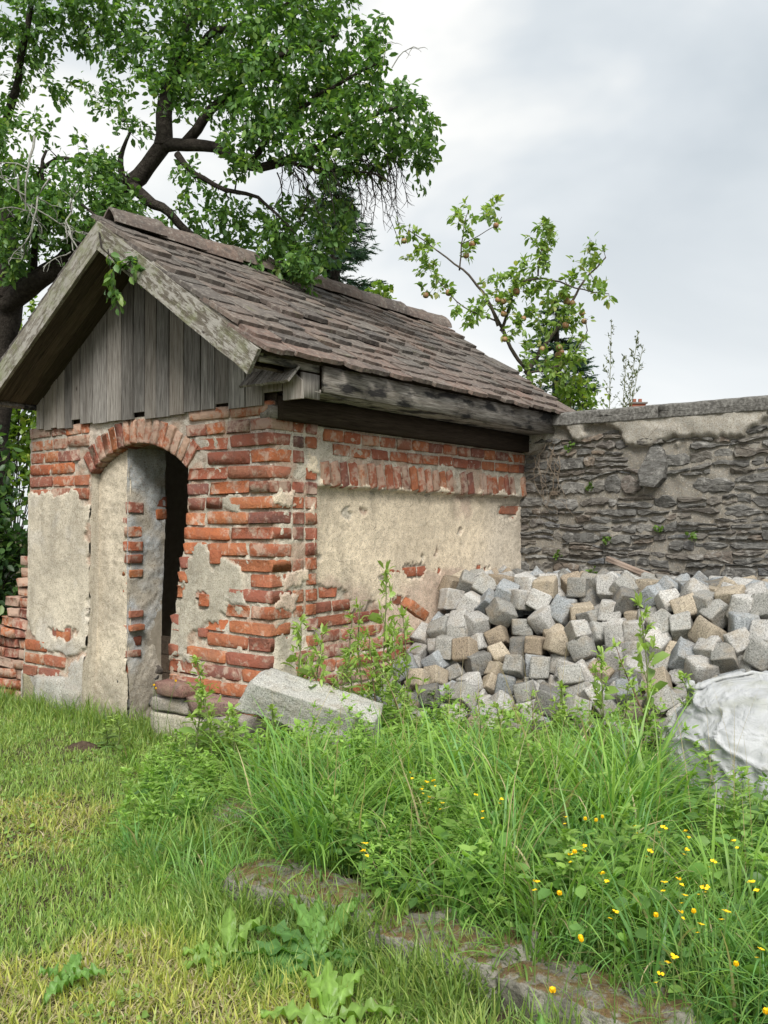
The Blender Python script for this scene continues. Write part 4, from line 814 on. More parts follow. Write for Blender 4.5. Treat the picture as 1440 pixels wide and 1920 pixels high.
# ================================================================== heap of granite setts (positions settled by their own weight)
TONES = [('pale grey', (.47, .46, .435)), ('mid grey', (.34, .335, .31)), ('bluish grey', (.34, .36, .37)), ('tan', (.43, .37, .285)), ('dark grey', (.22, .215, .20)), ('buff brown', (.34, .28, .21))]
TW = [.36, .25, .13, .13, .06, .07]
def sett_variant(seed):
    V, F = cube_grid(3); r = np.random.default_rng(seed)
    V = np.sign(V)*np.where(np.abs(V) > .4, .5, .40); ed = (np.abs(V) > .45).sum(1)
    V = V*np.where(ed == 3, .955, np.where(ed == 2, .985, 1.02))[:, None]
    for ax in range(3):
        a, b = (ax+1) % 3, (ax+2) % 3; V[:, a] += V[:, ax]*r.uniform(-.12, .12); V[:, b] *= 1+V[:, ax]*r.uniform(-.16, .16)
    V += r.normal(0, .024, V.shape)
    me = mesh('sett', V, F, False); me.materials.append(MG); return me
SV = [sett_variant(300+i) for i in range(12)]
# low rubble bank under the heap, its dark colour painting shade between setts
def heap_core():
    X = np.linspace(.7, 3.42, 60); Y = np.linspace(-4.2, .0, 80); U, Vv = np.meshgrid(X, Y, indexing='ij')
    fr = np.interp(-Vv, [0, .74, 1.3, 2.0, 2.8, 4], [1.0, 1.03, 1.2, .98, .8, .7])
    H = np.minimum((U+.07-fr)*1.05, 1.10)-.37+.05*fbm(U, Vv, 0, 8, 3, 2); H = np.maximum(H, -.1)
    V = np.stack([U, Vv, H], -1).reshape(-1, 3); i = np.arange(59)[:, None]*80; j = np.arange(79)[None, :]
    F = np.stack([i+j, i+80+j, i+81+j, i+j+1], -1).reshape(-1, 4)
    o = put('rubble_bank', mesh('rubble_bank', V, F, True), mat_simple('gap_shade_rubble', [(.035, .032, .028), (.08, .073, .064), (.15, .14, .125)], 25), None, (CX, CY, 0), (0, 0, RZ)); tag(o, kind='stuff')
heap_core()
def proj(p):
    c, s_ = math.cos(PITCH), math.sin(PITCH); y, z = p[1], p[2]-1.5
    d = y*c+z*s_; v = -y*s_+z*c; return 720+FPX*p[0]/d, 960-FPX*v/d
def place_setts():
    rec = []; hid = []; ALL = []
    for row in SETTS.split(';'):
        v = [int(q) for q in row.split(',')]; ALL.append((v[0]/1000-.07, v[1]/1000, v[2]/1000*1.07, [q/100 for q in v[3:6]], [q/1000*1.06 for q in v[6:]]))
    # stones that rolled into the hollows of the slope
    ctr = np.array([a[:3] for a in ALL]); n0 = len(ALL)
    for _ in range(9000):
        s = rnd.uniform(-2.7, -.08); fr = float(np.interp(-s, [0, .74, 1.3, 2.0, 2.8, 4], [1.0, 1.03, 1.2, .98, .8, .7])); t = rnd.uniform(fr+.02, 2.9); z = min((t+.07-fr)*1.02, 1.06)*1.05-.075; p = np.array((t, s, max(z, .06)))
        if ((ctr-p)**2).sum(1).min() > .128**2: ctr = np.vstack([ctr, p]); ALL.append((p[0], p[1], p[2], [rnd.uniform(-3, 3) for _ in range(3)], [rnd.uniform(.135, .165) for _ in range(3)]))
    for k, (t, s, z, e, d) in enumerate(ALL):
        Mx = MSH @ Matrix.Translation((t, s, z)) @ Euler(e).to_matrix().to_4x4()
        P = Mx.translation; px, py = proj(P); tone = rnd.choices(range(6), TW)[0]; sd = rnd.randrange(12)
        if s < -3.2 or k in HIDDEN: hid.append((Mx, d, sd)); continue
        sz = 'small' if max(d) < .142 else ('large' if min(d) > .145 or max(d) > .166 else 'middling')
        hb = ('touching the shed wall' if s > -.32 else 'at the left end' if px < 850 else 'in the left part' if px < 960 else 'left of the middle' if px < 1060 else 'in the middle' if px < 1160 else 'right of the middle' if px < 1270 else 'in the right part' if px < 1370 else 'near the right edge')
        vb = ('topmost course' if z > .93 else 'upper slope' if z > .72 else 'middle slope' if z > .48 else 'lower slope' if z > .25 else 'weedy foot')
        rec.append([(vb, hb, sz, tone), px, Mx, d, sd, k])
    groups = {}
    for r in rec: groups.setdefault(r[0], []).append(r)
    for key, L in groups.items():
        vb, hb, sz, tone = key; L.sort(key=lambda r: r[1])
        for i, (k_, px, Mx, d, sd, ix) in enumerate(L):
            o = bpy.data.objects.new('granite_sett', SV[sd]); COL.objects.link(o); o.matrix_world = Mx; o.scale = d
            j = .93+rnd.uniform(-.15, .13); o.color = (*[c*j for c in TONES[tone][1]], 1)
            lab = '%s%s granite cube, %s, %s' % ('' if sz == 'middling' else sz+' ', TONES[tone][0], vb, hb)
            if len(L) == 2: lab += (', left twin', ', right twin')[i]
            elif len(L) > 2: lab += ', '+('leftmost' if i == 0 else 'rightmost' if i == len(L)-1 else ['second', 'third', 'fourth', 'fifth', 'sixth', 'seventh', 'eighth', 'ninth', 'tenth', 'eleventh', 'twelfth'][min(i-1, 10)]+' along')
            tag(o, lab, 'paving stone', 'granite setts piled in a heap against the walls')
    V = []; F = []; n = 0
    for Mx, d, sd in hid:
        me = SV[sd]; v = np.array([q.co for q in me.vertices])*np.array(d); R_ = np.array(Mx.to_3x3()); v = v@R_.T+np.array(Mx.translation)
        V.append(v); F += [tuple(n+k for k in p.vertices) for p in me.polygons]; n += len(v)
    if V: o = put('buried_setts', mesh('buried_setts', np.concatenate(V), F), MG); o.color = (.3, .3, .29, 1); tag(o, kind='stuff')
HIDDEN = {0,1,2,5,6,9,11,13,14,15,16,17,18,19,20,22,24,25,26,27,28,29,30,31,32,33,34,35,36,37,38,44,45,46,47,48,50,51,52,53,54,55,56,59,63,67,68,69,70,71,73,74,75,76,78,79,81,82,83,84,86,88,89,90,95,97,100,101,104,106,107,108,110,111,112,113,114,116,117,118,119,120,124,125,127,130,131,132,134,135,136,138,140,141,142,143,144,145,146,148,150,151,152,153,155,156,157,159,160,161,162,163,164,166,170,171,173,175,177,179,180,181,182,183,187,188,189,190,191,192,193,194,195,196,198,199,201,203,205,207,208,211,214,215,216,217,218,220,222,223,224,225,227,228,231,232,233,234,235,237,238,239,240,244,245,258,259,260,262,264,267,268,270,274,276,277,278,281,282,286,288,290,291,294,296,299,300,303,305,307,310,311,312,317,319,321,322,323,324,326,328,329,331,333,334,336,338,341,344,350,352,354,355,356,357,359,361,364,365,366,367,370,372,374,375,378,380,382,386,393,394,395,396,397,399,400,404,406,407,409,410,412,413,415,416,417,419,420,422,425,427,435,439,442,443,444,445,450,478,489,518,553,554,564}
place_setts()
# ------------------------------------------------------------------ long granite block lying at the corner
V, F = rock((.84, .26, .22), 20, .10, .035, 7, 7, .08)
blk = put('granite_block', mesh('granite_block', V, F, True), MG, None, (-.42, 5.48, .40), (.20, .28, math.radians(-12))); blk.color = (.44, .435, .40, 1)
tag(blk, 'long pale granite block lying slanted in the weeds at the shed corner', 'stone block')
# old timber lath on the heap
V, F = rock((.62, .055, .042), 5, .0, .008, 5, 3); p0, p1 = at(1140, 1048, 7.62), at(1262, 1098, 7.25)
o = put('wooden_lath', mesh('wooden_lath', V, F), mat_wood('bleached_lath', (.25, .19, .15), (.38, .30, .25), (.52, .45, .40), 0), None, (p0+p1)/2, (p1-p0).to_track_quat('X', 'Z').to_euler()); tag(o, 'weathered grey brown wooden lath leaning on the stone wall above the heap', 'plank')
o = put('fallen_brick', BR[2], None, None, at(778, 1142, 6.75), (.3, .5, .9), (.22, .11, .075)); tag(o, 'single red brick lying among the setts at the left end of the heap', 'brick'); o['lime'] = .1
# ------------------------------------------------------------------ white tarpaulin over something at the right edge
def tarp():
    na, nr = 260, 90; cx, cy = 2.46, 4.86
    A = np.linspace(0, 2*math.pi, na, endpoint=False); U = np.linspace(0, 1, nr)
    a, u = np.meshgrid(A, U, indexing='ij')
    rx, ry = .93+.04*np.sin(3*a+1)+.02*np.sin(7*a), .74+.04*np.sin(4*a)
    prof_r = np.sin(np.minimum(u*1.04, 1)*math.pi/2)**.85; h = .70*(1-np.clip(u, 0, 1)**2.3)**.8
    r1 = prof_r*(1+.030*np.sin(a*9+4*u+2*np.sin(a*3))*sm(u, .35, 1)+.010*np.sin(a*23+6*np.sin(a*5))*sm(u, .6, 1))
    X = cx+rx*r1*np.cos(a); Y = cy+ry*r1*np.sin(a)
    warp = fbm(X*1.0, Y, h*1.2, 1.6, 3, 2)
    n1 = fbm(X*1.3+warp*2.2, Y*1.3-warp*1.7, h*1.6+warp, 1.5, 2, 12); rid = 1-np.abs(n1*2-1)
    n2 = fbm(X+warp*3, Y*.8, h*2.5, 5.5, 3, 17); rid2 = 1-np.abs(n2*2-1)
    d = (sm(rid, .86, 1.0)*.022+sm(rid2, .92, 1)*.010+(warp-.5)*.16)*sm(u, .02, .15)*(1-.7*sm(u, .75, 1))
    nx, ny = np.cos(a)*u, np.sin(a)*u; X += nx*d*1.4; Y += ny*d*1.4; Z = h+d*(1-.4*u)+.0
    Z = Z*1.02
    Z += gz(X, Y)*sm(u, .6, 1)-.0
    V = np.stack([X, Y, Z], -1).reshape(-1, 3); i = np.arange(na)[:, None]; i2 = (i+1) % na; j = np.arange(nr-1)[None, :]
    F = np.stack([i*nr+j, i*nr+j+1, i2*nr+j+1, i2*nr+j], -1).reshape(-1, 4)
    m = M('woven_white_tarpaulin', .8, .2); c = m.ramp(m.noise(2.6, 5, .65), [(.3, (.33, .34, .345)), (.6, (.46, .47, .48))])
    c = m.mix(m.ramp(m.noise(7, 6, .7), [(.50, 0), (.68, .6)]), c, (.36, .36, .31)); c = m.mix(m.ramp(m.noise(3, 4, .6, stretch=(1, 1, 3)), [(.55, 0), (.7, .45)]), c, (.30, .31, .24))
    m.base(c)
    w = m.N('ShaderNodeTexWave'); w.inputs['Scale'].default_value = 95; w.inputs['Distortion'].default_value = 2; m.L(m.vec, w.inputs['Vector'])
    w2 = m.N('ShaderNodeTexWave'); w2.bands_direction = 'Z'; w2.inputs['Scale'].default_value = 95; w2.inputs['Distortion'].default_value = 2; m.L(m.vec, w2.inputs['Vector'])
    m.bump(m.math('ADD', w.outputs['Fac'], w2.outputs['Fac']), .35, .002); m.bump(m.noise(5, 5, .55, dist=2.0), .7, .04)
    th = empty('tarpaulin_cover', (cx, cy, 0)); tag(th, 'crumpled dirty white woven tarpaulin draped over something at the edge of the weeds', 'tarpaulin')
    o = put('sheet', mesh('sheet', V-np.array((cx, cy, 0)), F, True), m.m, th)
    # rolled hem with a knot of cloth on the left side
    T = Tubes(); k = int(na*.46); pts = [V[k*nr+j]-np.array((cx, cy, 0))+np.array((-.012, -.012, .01)) for j in range(12, nr-4, 4)]
    pts = np.array(pts); pts[:, 0] += .008*np.sin(np.arange(len(pts))*1.9); T.add(pts, .011+.005*np.sin(np.arange(len(pts))), 6)
    put('hem', T.mesh('hem'), m.m, th)
    V2, F2 = rock((.05, .045, .05), 5, .6, .012, 20, 4); put('knot', mesh('knot', V2, F2, True), m.m, th, tuple(pts[9]+np.array((-.01, -.02, .02))))
tarp()
# ------------------------------------------------------------------ mossy edging stones
ST2 = None
def kerb_mat():
    m = M('mossy_field_stone', .92, .15); m.vec = m.tc.outputs['Object']
    c = m.ramp(m.noise(7, 6, .7), [(.32, (.13, .12, .10)), (.5, (.27, .255, .215)), (.7, (.42, .40, .35))])
    c = m.mix(m.ramp(m.noise(60, 3, .7), [(.38, .6), (.5, 0)]), c, (.09, .085, .08))
    g = m.N('ShaderNodeNewGeometry'); s_ = m.N('ShaderNodeSeparateXYZ'); m.L(g.outputs['Normal'], s_.inputs[0])
    f = m.math('ADD', m.math('MULTIPLY', s_.outputs['Z'], .30), m.math('MULTIPLY', m.noise(9, 6, .75), .85))
    c = m.mix(m.ramp(f, [(.66, 0), (.74, .95)]), c, m.ramp(m.noise(22, 4, .7), [(.35, (.10, .06, .03)), (.5, (.20, .13, .06)), (.65, (.15, .15, .05))]))
    m.base(c); m.bump(m.noise(18, 7, .72), 1.0, .03); return m.m
KM = kerb_mat()
for (x, y, dx, dy, dz, rz, lab, sd) in ((-.29, 3.50, .68, .26, .20, -35, 'rounded mossy edging stone with pale bare left end, farthest along the bed edge', 3), (.22, 3.08, .62, .26, .19, -41, 'rust brown mossy edging stone in the middle of the bed edge', 8),
                                     (.62, 2.70, .56, .26, .19, -42, 'grey edging stone with brown moss, nearest along the bed edge', 15), (-.70, 4.45, .30, .25, .20, -60, 'small pale stone half hidden in tall grass behind the mossy edging stone', 21)):
    V, F = rock((dx, dy, dz), 24, .34, .045, 6.5, sd, .14); V = V+(cube_grid(24)[0]*0)+np.stack([(fbm(V[:, 0], V[:, 1], V[:, 2], 28, 3, sd+k)-.5)*.022 for k in range(3)], 1)
    o = put('edging_stone', mesh('edging_stone', V, F, True), KM, None, (x, y, .055), (.10, -.04, math.radians(rz))); tag(o, lab, 'stone', 'stones edging the raised bed')
# heap of loose soil before the door and by the edging stones
def mound(x, y, rx, ry, h, sd):
    n = 26; a, u = np.meshgrid(np.linspace(0, 2*math.pi, 40, endpoint=False), np.linspace(0, 1, n), indexing='ij'); X = x+rx*u*np.cos(a); Y = y+ry*u*np.sin(a)
    Z = gz(X, Y)-.02+(h+.02)*(1-sm(u, 0, 1))+(fbm(X, Y, 0, 18, 4, sd)-.5)*.06*(1-u); V = np.stack([X, Y, Z], -1).reshape(-1, 3)
    i = np.arange(40)[:, None]; i2 = (i+1) % 40; j = np.arange(n-1)[None, :]; F = np.stack([i*n+j, i*n+j+1, i2*n+j+1, i2*n+j], -1).reshape(-1, 4)
    return V, F
SOIL = mat_simple('loose_soil', [(.045, .03, .02), (.10, .07, .05), (.17, .125, .09)], 35, .95, 1.0, .02)
MOUNDS = [(-2.02, 6.12, .24, .12, .05, 4), (-.42, 3.28, .15, .12, .05, 5), (.42, 2.72, .24, .15, .06, 6)]
Vs = []; Fs = []; n = 0
for q in MOUNDS:
    v, f = mound(*q); Vs.append(v); Fs.append(f+n); n += len(v)
tag(put('bare_soil', mesh('bare_soil', np.concatenate(Vs), np.concatenate(Fs), True), SOIL), kind='stuff')
# ------------------------------------------------------------------ far house chimney peeping over the wall
hs = tag(empty('far_house', (16.9, 60, 0)), 'distant house whose red chimney just shows above the wall coping', 'house')
PLN = mat_simple('pale_render', [(.5, .47, .42), (.6, .57, .5)], 2); RED = mat_simple('red_roof', [(.22, .08, .05), (.3, .12, .08)], 3); 
put('wall', mesh('wall', *box_bm(-5, 5, -4, 4, -1, 6.0)), PLN, hs)
put('roof', mesh('roof', [(-5.3, -4.4, 5.9), (5.3, -4.4, 5.9), (5.3, 0, 9.0), (-5.3, 0, 9.0), (-5.3, 4.4, 5.9), (5.3, 4.4, 5.9)], [(0, 1, 2, 3), (3, 2, 5, 4), (0, 3, 4), (1, 5, 2)]), RED, hs)
put('chimney', mesh('chimney', *box_bm(-.55, .35, -.4, .4, 8.4, 9.62)), RED, hs); put('chimney_cap', mesh('chimney_cap', *box_bm(-.65, .45, -.5, .5, 9.62, 9.72)), CONC, hs)
for cx_ in (-.3, .08): put('chimney_pot', mesh('chimney_pot', *box_bm(cx_-.1, cx_+.1, -.1, .1, 9.72, 9.98)), RED, hs)
# ================================================================== trees
def grow(name, skel, blobs, ntarget, seed, step=.16, r0=.006, droop=.25, trunk_mat=BARK, parent=None, maxr=.02):
    """skel: list of (points, r_start, r_end). Twigs reach for random points inside the crown's clumps."""
    r = np.random.default_rng(seed); T = Tubes(); nodes = []; rad = []; dirs = []
    for pts, ra, rb in skel:
        P = np.array(pts, float); seg = []
        for a, b in zip(P[:-1], P[1:]):
            k = max(2, int(np.linalg.norm(b-a)/.09)); seg += [a+(b-a)*i/k for i in range(k)]
        seg.append(P[-1]); seg = np.array(seg); w = np.stack([fbm(seg[:, 0]+j*9, seg[:, 1], seg[:, 2], 2.2, 3, seed+j)-.5 for j in range(3)], 1)*.22
        for _ in range(3): seg[1:-1] = (seg[:-2]+seg[1:-1]*2+seg[2:])/4
        env = np.minimum(np.arange(len(seg)), 4)/4; seg = seg+w*env[:, None]
        rr = np.linspace(ra, rb, len(seg))*(1+.18*(fbm(np.arange(len(seg))*.7, 0, 0, 1, 2, seed)-.5)); T.add(seg, rr, 10)
        nodes += list(seg); rad += list(rr)
    wts = np.array([b[3] for b in blobs], float); wts /= wts.sum(); tg = []
    for k in r.choice(len(blobs), ntarget, p=wts):
        c, R_, Ry, _ = blobs[k]; v = r.normal(size=3); v /= np.linalg.norm(v); v *= r.random()**(1/2.2); tg.append(np.array(c)+v*np.array((R_, Ry, R_)))
    tg = np.array(tg); nodes = np.array(nodes); rad = np.array(rad); d0 = np.array([np.min(np.linalg.norm(nodes-t, axis=1)) for t in tg]); tips = []
    for t in tg[np.argsort(d0)]:
        i = int(np.argmin(np.linalg.norm(nodes-t, axis=1)*(1+.0*rad))); a = nodes[i]; D = np.linalg.norm(t-a)
        if D < .05: continue
        k = max(3, int(D/step)+2); u = np.linspace(0, 1, k)[:, None]
        side = np.cross(t-a, r.normal(size=3)); side /= np.linalg.norm(side)+1e-9
        P = a+(t-a)*u+side*np.sin(u*math.pi)*D*r.uniform(-.18, .18)+np.array((0, 0, 1))*np.sin(u*math.pi)*D*droop*r.uniform(0, 1)
        P[1:-1] += r.normal(0, .018, P[1:-1].shape); ra = min(rad[i]*.72, maxr, r0+D*.010)
        rr = np.linspace(ra, max(ra*.35, .0018), k); T.add(P, rr, 5 if ra > .006 else 4)
        nodes = np.concatenate([nodes, P[1:]]); rad = np.concatenate([rad, rr[1:]])
        for q in range(1, k): tips.append((P[q], P[q]-P[q-1], q/(k-1)))
    return T, tips
def leafcloud(tips, seed, per=4, L=(.05, .085), W=.5, cols=None, spread=.05, minu=.3, hang=.35):
    r = np.random.default_rng(seed); P = []; D = []
    for p, d, u in tips:
        if u < minu: continue
        k = r.poisson(per*(.6+.8*u))
        for _ in range(k):
            v = r.normal(size=3); d_ = d/(np.linalg.norm(d)+1e-9)*.8+v*.75; d_[2] -= hang
            P.append(p+r.normal(0, spread, 3)*.5); D.append(d_)
    P = np.array(P); D = np.array(D); n = len(P); Nn = r.normal(0, .55, (n, 3)); Nn[:, 2] += 1
    c0 = np.array(cols); w = r.random((n, 1)); idx = r.choice(len(cols), n, p=[.34, .3, .2, .11, .05]); C = c0[idx]*(.8+.4*w)
    cl = fbm(P[:, 0], P[:, 1], P[:, 2], 2.0, 2, 9)[:, None]; C = C*(.75+.5*cl); Ls = r.uniform(L[0], L[1], n)
    return leaf_arrays(P, D, Nn, Ls, Ls*W*r.uniform(.85, 1.15, n)), np.repeat(C, 8, axis=0)
PLUMC = [(.10, .20, .055), (.08, .165, .05), (.14, .26, .065), (.19, .32, .08), (.25, .35, .10)]
def A(px, py, Y): return tuple(at(px, py, Y))
def B(px, py, r, Y, w=None, ry=None): return (A(px, py, Y), r/FPX*Y, ry or max(.35, r/FPX*Y*1.1), w if w is not None else (r/60)**2)
def plum():
    th = tag(empty('plum_tree', (-3.95, 8.9, 0)), 'old gnarled plum tree with dark crooked limbs spreading its leafy crown over the shed roof', 'tree')
    base = [(-3.95, 8.9, -.2), (-3.9, 8.9, .8), (-3.8, 8.85, 2.0), A(-8, 640, 8.8), A(8, 560, 8.7)]
    sk = [(base, .17, .12), ([A(8, 560, 8.7), A(10, 500, 8.7), A(4, 420, 8.8), A(-30, 330, 8.8), A(-60, 200, 8.6)], .13, .07),
          ([A(5, 570, 8.7), A(60, 525, 8.5), A(120, 500, 8.4), A(165, 450, 8.3), A(205, 400, 8.2), A(250, 335, 8.0), A(305, 265, 7.9)], .105, .075),
          ([A(305, 268, 7.9), A(350, 262, 7.8), A(405, 272, 7.7), A(470, 300, 7.6), A(540, 300, 7.5), A(610, 262, 7.4), A(700, 200, 7.3), A(765, 190, 7.3)], .058, .016),
          ([A(302, 270, 7.9), A(315, 210, 7.9), A(318, 140, 8.0), A(350, 50, 8.1), A(400, -90, 8.2)], .075, .035), ([A(318, 150, 8.0), A(390, 60, 7.8), A(500, 10, 7.6), A(620, -20, 7.4)], .045, .015),
          ([A(345, 265, 7.85), A(400, 200, 7.7), A(500, 110, 7.4), A(620, 60, 7.2)], .05, .015), ([A(245, 345, 8.0), A(285, 375, 7.9), A(325, 410, 7.9), A(370, 455, 7.95), A(440, 470, 8.0)], .055, .02),
          ([A(330, 285, 7.8), A(365, 330, 7.7), A(430, 345, 7.6), A(500, 370, 7.5), A(540, 430, 7.5)], .03, .008), ([A(235, 355, 8.1), A(222, 300, 8.1), A(205, 262, 8.1), A(235, 240, 8.1)], .035, .012),
          ([A(60, 525, 8.5), A(60, 440, 8.4), A(95, 370, 8.2), A(60, 300, 8.0), A(80, 270, 8.0)], .035, .012), ([A(8, 430, 8.8), A(60, 330, 8.4), A(100, 280, 8.3), A(170, 290, 8.1)], .03, .01),
          ([A(-40, 300, 8.6), A(20, 180, 8.3), A(50, 70, 8.1), A(60, -60, 8.0)], .05, .02), ([A(540, 300, 7.5), A(600, 310, 7.3), A(680, 300, 7.2), A(730, 330, 7.1)], .018, .006),
          ([A(470, 300, 7.6), A(540, 200, 7.4), A(640, 130, 7.2), A(700, 110, 7.2)], .03, .01)]
    bl = [B(190, 30, 90, 7.9), B(310, 60, 110, 7.8), B(430, 50, 120, 7.6), B(560, 50, 120, 7.5), B(640, 110, 90, 7.4), B(560, 190, 110, 7.3, 4.2), B(440, 150, 110, 7.4, 4), B(330, 150, 75, 7.7), B(690, 210, 80, 7.3), B(770, 235, 45, 7.2),
          B(790, 300, 32, 7.2, .5), B(745, 290, 45, 7.2), B(620, 270, 75, 7.2), B(480, 250, 80, 7.3), B(200, 170, 45, 7.9, .7), B(25, 40, 80, 8.0), B(0, 140, 50, 8.2), B(20, 260, 65, 8.2), B(30, 350, 75, 8.2), B(105, 345, 55, 8.1), B(115, 410, 50, 8.0),
          B(200, 325, 42, 7.9, .7), B(240, 385, 50, 7.7), B(40, 430, 60, 8.2), B(120, 20, 60, 8.0, .7), B(400, 400, 60, 7.9), B(450, 440, 60, 8.0), B(560, 430, 70, 7.8), B(610, 400, 60, 7.6), B(560, 505, 40, 7.55, 1.5), B(530, 460, 55, 7.7, 1.2), B(640, 430, 40, 7.5, .6), B(490, 510, 32, 7.6, .6), B(600, 470, 42, 7.6),
          B(250, 240, 40, 7.9, .4), B(680, 50, 40, 7.3, .6), B(15, 500, 40, 8.4, .5), B(330, -110, 180, 7.9, 4), B(560, -90, 130, 7.5, 3), B(60, -70, 110, 8.1, 2), B(760, 200, 40, 7.2, .6), B(810, 240, 14, 7.2, .12), B(180, 420, 40, 7.7, .5), B(160, 300, 55, 8.0, 1.2), B(100, 420, 60, 8.1, 1.3), B(60, 380, 60, 8.1, 1.2), B(250, 430, 40, 7.6, .6), B(130, 480, 40, 8.3, .5), B(210, 100, 60, 7.9, .8), B(90, 150, 40, 8.1, .3), B(700, 270, 60, 7.2, .8), B(90, 240, 45, 8.1, .5), B(170, 370, 45, 7.8, .7), B(30, 460, 50, 8.3, .7), B(350, 350, 50, 7.8, .5), B(290, 425, 30, 7.8, .3)]
    T, tips = grow('plum', sk, bl, 1850, 5, droop=.12)
    off = np.array((-3.95, 8.9, 0)); T.V = [v-off for v in T.V]
    put('branches', T.mesh('branches'), BARK, th)
    (V, F), C = leafcloud(tips, 6, 8.0, (.038, .085), .50, PLUMC, .06, .25)
    put('crown', mesh('crown', V-off, F, True, C), LEAF, th)
    # a leafy spray hanging in front of the gable peak
    T = Tubes(); tp = []
    for (a, b, c) in ((A(188, 462, 6.15), A(225, 500, 6.1), A(262, 525, 6.1)), (A(200, 465, 6.2), A(205, 520, 6.1), A(222, 570, 6.1)), (A(225, 500, 6.1), A(248, 475, 6.1), A(258, 500, 6.05))):
        P = np.array([a, b, c]); P = np.array([P[0]*(1-u)**2+2*P[1]*u*(1-u)+P[2]*u*u for u in np.linspace(0, 1, 7)]); T.add(P-off, np.linspace(.005, .002, 7), 5); tp += [(P[i], P[i]-P[i-1], .6) for i in range(1, 7)]
    a = np.array([A(150, 380, 8.2), A(175, 400, 7.2), A(182, 425, 6.4), A(188, 462, 6.15)]); T.add(a-off, np.linspace(.012, .006, 4), 6)
    put('hanging_spray', T.mesh('hanging_spray'), BARK, th); (V, F), C = leafcloud(tp, 16, 6, (.05, .085), .55, PLUMC, .04, 0); put('spray_leaves', mesh('spray_leaves', V-off, F, True, C), LEAF, th)
    # bare twigs crusted with pale lichen in front of the left verge
    T = Tubes(); r = np.random.default_rng(3)
    def tw(p, d, L, rad, depth):
        n = 6; P = [np.array(p)]; d = np.array(d)
        for i in range(n): d = d+r.normal(0, .22, 3); d[2] -= .06; d /= np.linalg.norm(d); P.append(P[-1]+d*L/n)
        T.add(np.array(P)-off, np.linspace(rad, rad*.45, n+1), 5)
        if depth:
            for q in P[2:]:
                if r.random() < .8: dd = d+r.normal(0, .9, 3); dd /= np.linalg.norm(dd); tw(q, dd, L*r.uniform(.3, .5), rad*.6, depth-1)
    tw(A(128, 372, 6.9), (.05, -.35, -1), .62, .009, 2); tw(A(125, 430, 6.6), (.1, -.1, -1), .36, .007, 2); tw(A(130, 470, 6.5), (-.9, 0, -.5), .24, .005, 1); tw(A(60, 250, 7.4), (.2, -.1, -1), .7, .012, 2); tw(A(90, 330, 7.2), (-.6, -.1, -1), .6, .010, 2); tw(A(30, 330, 7.2), (-.1, -.1, -1), .6, .010, 2)
    tw(A(718, 110, 7.2), (.1, 0, 1), .28, .005, 1); tw(A(735, 120, 7.2), (.5, 0, 1), .3, .005, 1)
    for k in range(20): pass
    T2 = Tubes(); T1, T = T, T2
    for k in range(46):
        a = np.array(A(r.uniform(500, 770), r.uniform(255, 320), 7.25+r.uniform(-.1, .2))); L_ = r.uniform(.25, .62); e = a+np.array((r.uniform(.0, .35)*L_*2, r.uniform(-.2, .2), -L_)); m_ = (a+e)/2+np.array((r.uniform(.02, .12), 0, .10)); u = np.linspace(0, 1, 9)[:, None]; P = a*(1-u)**2+2*m_*u*(1-u)+e*u*u+r.normal(0, .006, (9, 3)); T.add(P-off, np.linspace(.006, .002, 9), 4)
        for q in P[2:]:
            for s_ in range(2):
                d = np.array((r.uniform(-.6, .8), r.normal(0, .4), -r.uniform(.3, 1))); T.add(np.array([q, q+d*.05, q+d*.10+np.array((0, 0, .01))])-off, [.0028, .002, .0012], 3)
    tag(put('drooping_twigs', T.mesh('drooping_twigs'), BARK, th), kind='stuff'); T = T1
    tag(put('bare_twigs', T.mesh('bare_twigs'), TWIG, th), kind='stuff')
    ps = mat_simple('unripe_plum', [(.10, .13, .09), (.16, .17, .14)], 10, .5); V, F = rock((1, 1, 1), 5, 1.0, 0, 1, 0); V = V/np.linalg.norm(V, axis=1, keepdims=True)*np.array((.5, .5, .6)); pm = mesh('plum', V, F, True); pm.materials.append(ps)
    PLD = ['upper of the pair at the far left gap', 'lower of the pair at the far left gap', 'lowest of three by the upright limb', 'right of the upright limb, lower of two', 'topmost of three by the upright limb', 'lowest, near the gable peak', 'farthest right by the drooping twigs', 'right of the upright limb, upper of two', 'middle of three by the upright limb', 'highest, in the middle of the crown']
    for i, (x, y) in enumerate(((228, 188), (216, 195), (310, 228), (488, 168), (312, 205), (178, 398), (760, 330), (470, 165), (305, 220), (560, 150))):
        p = np.array(at(x, y, 7.5)); p = min(tips, key=lambda t_: (t_[0][0]-p[0])**2+(t_[0][2]-p[2])**2+.1*max(0, t_[0][1]-7.4)**2)[0]-np.array((0, .01, .03)); o = put('plum', pm, None, None, tuple(p), None, (.034,)*3); tag(o, 'small unripe bluish plum on the plum tree, %s' % ('leftmost', 'third from the left', 'fourth from the left', 'last but two on the right', 'sixth from the left', 'second from the left, just above the gable peak', 'rightmost, by the drooping twigs', 'seventh from the left', 'fifth from the left', 'last but one on the right')[i] if False else 'small unripe plum on the plum tree, %s' % PLD[i], 'plum', 'unripe plums on the plum tree')
plum()
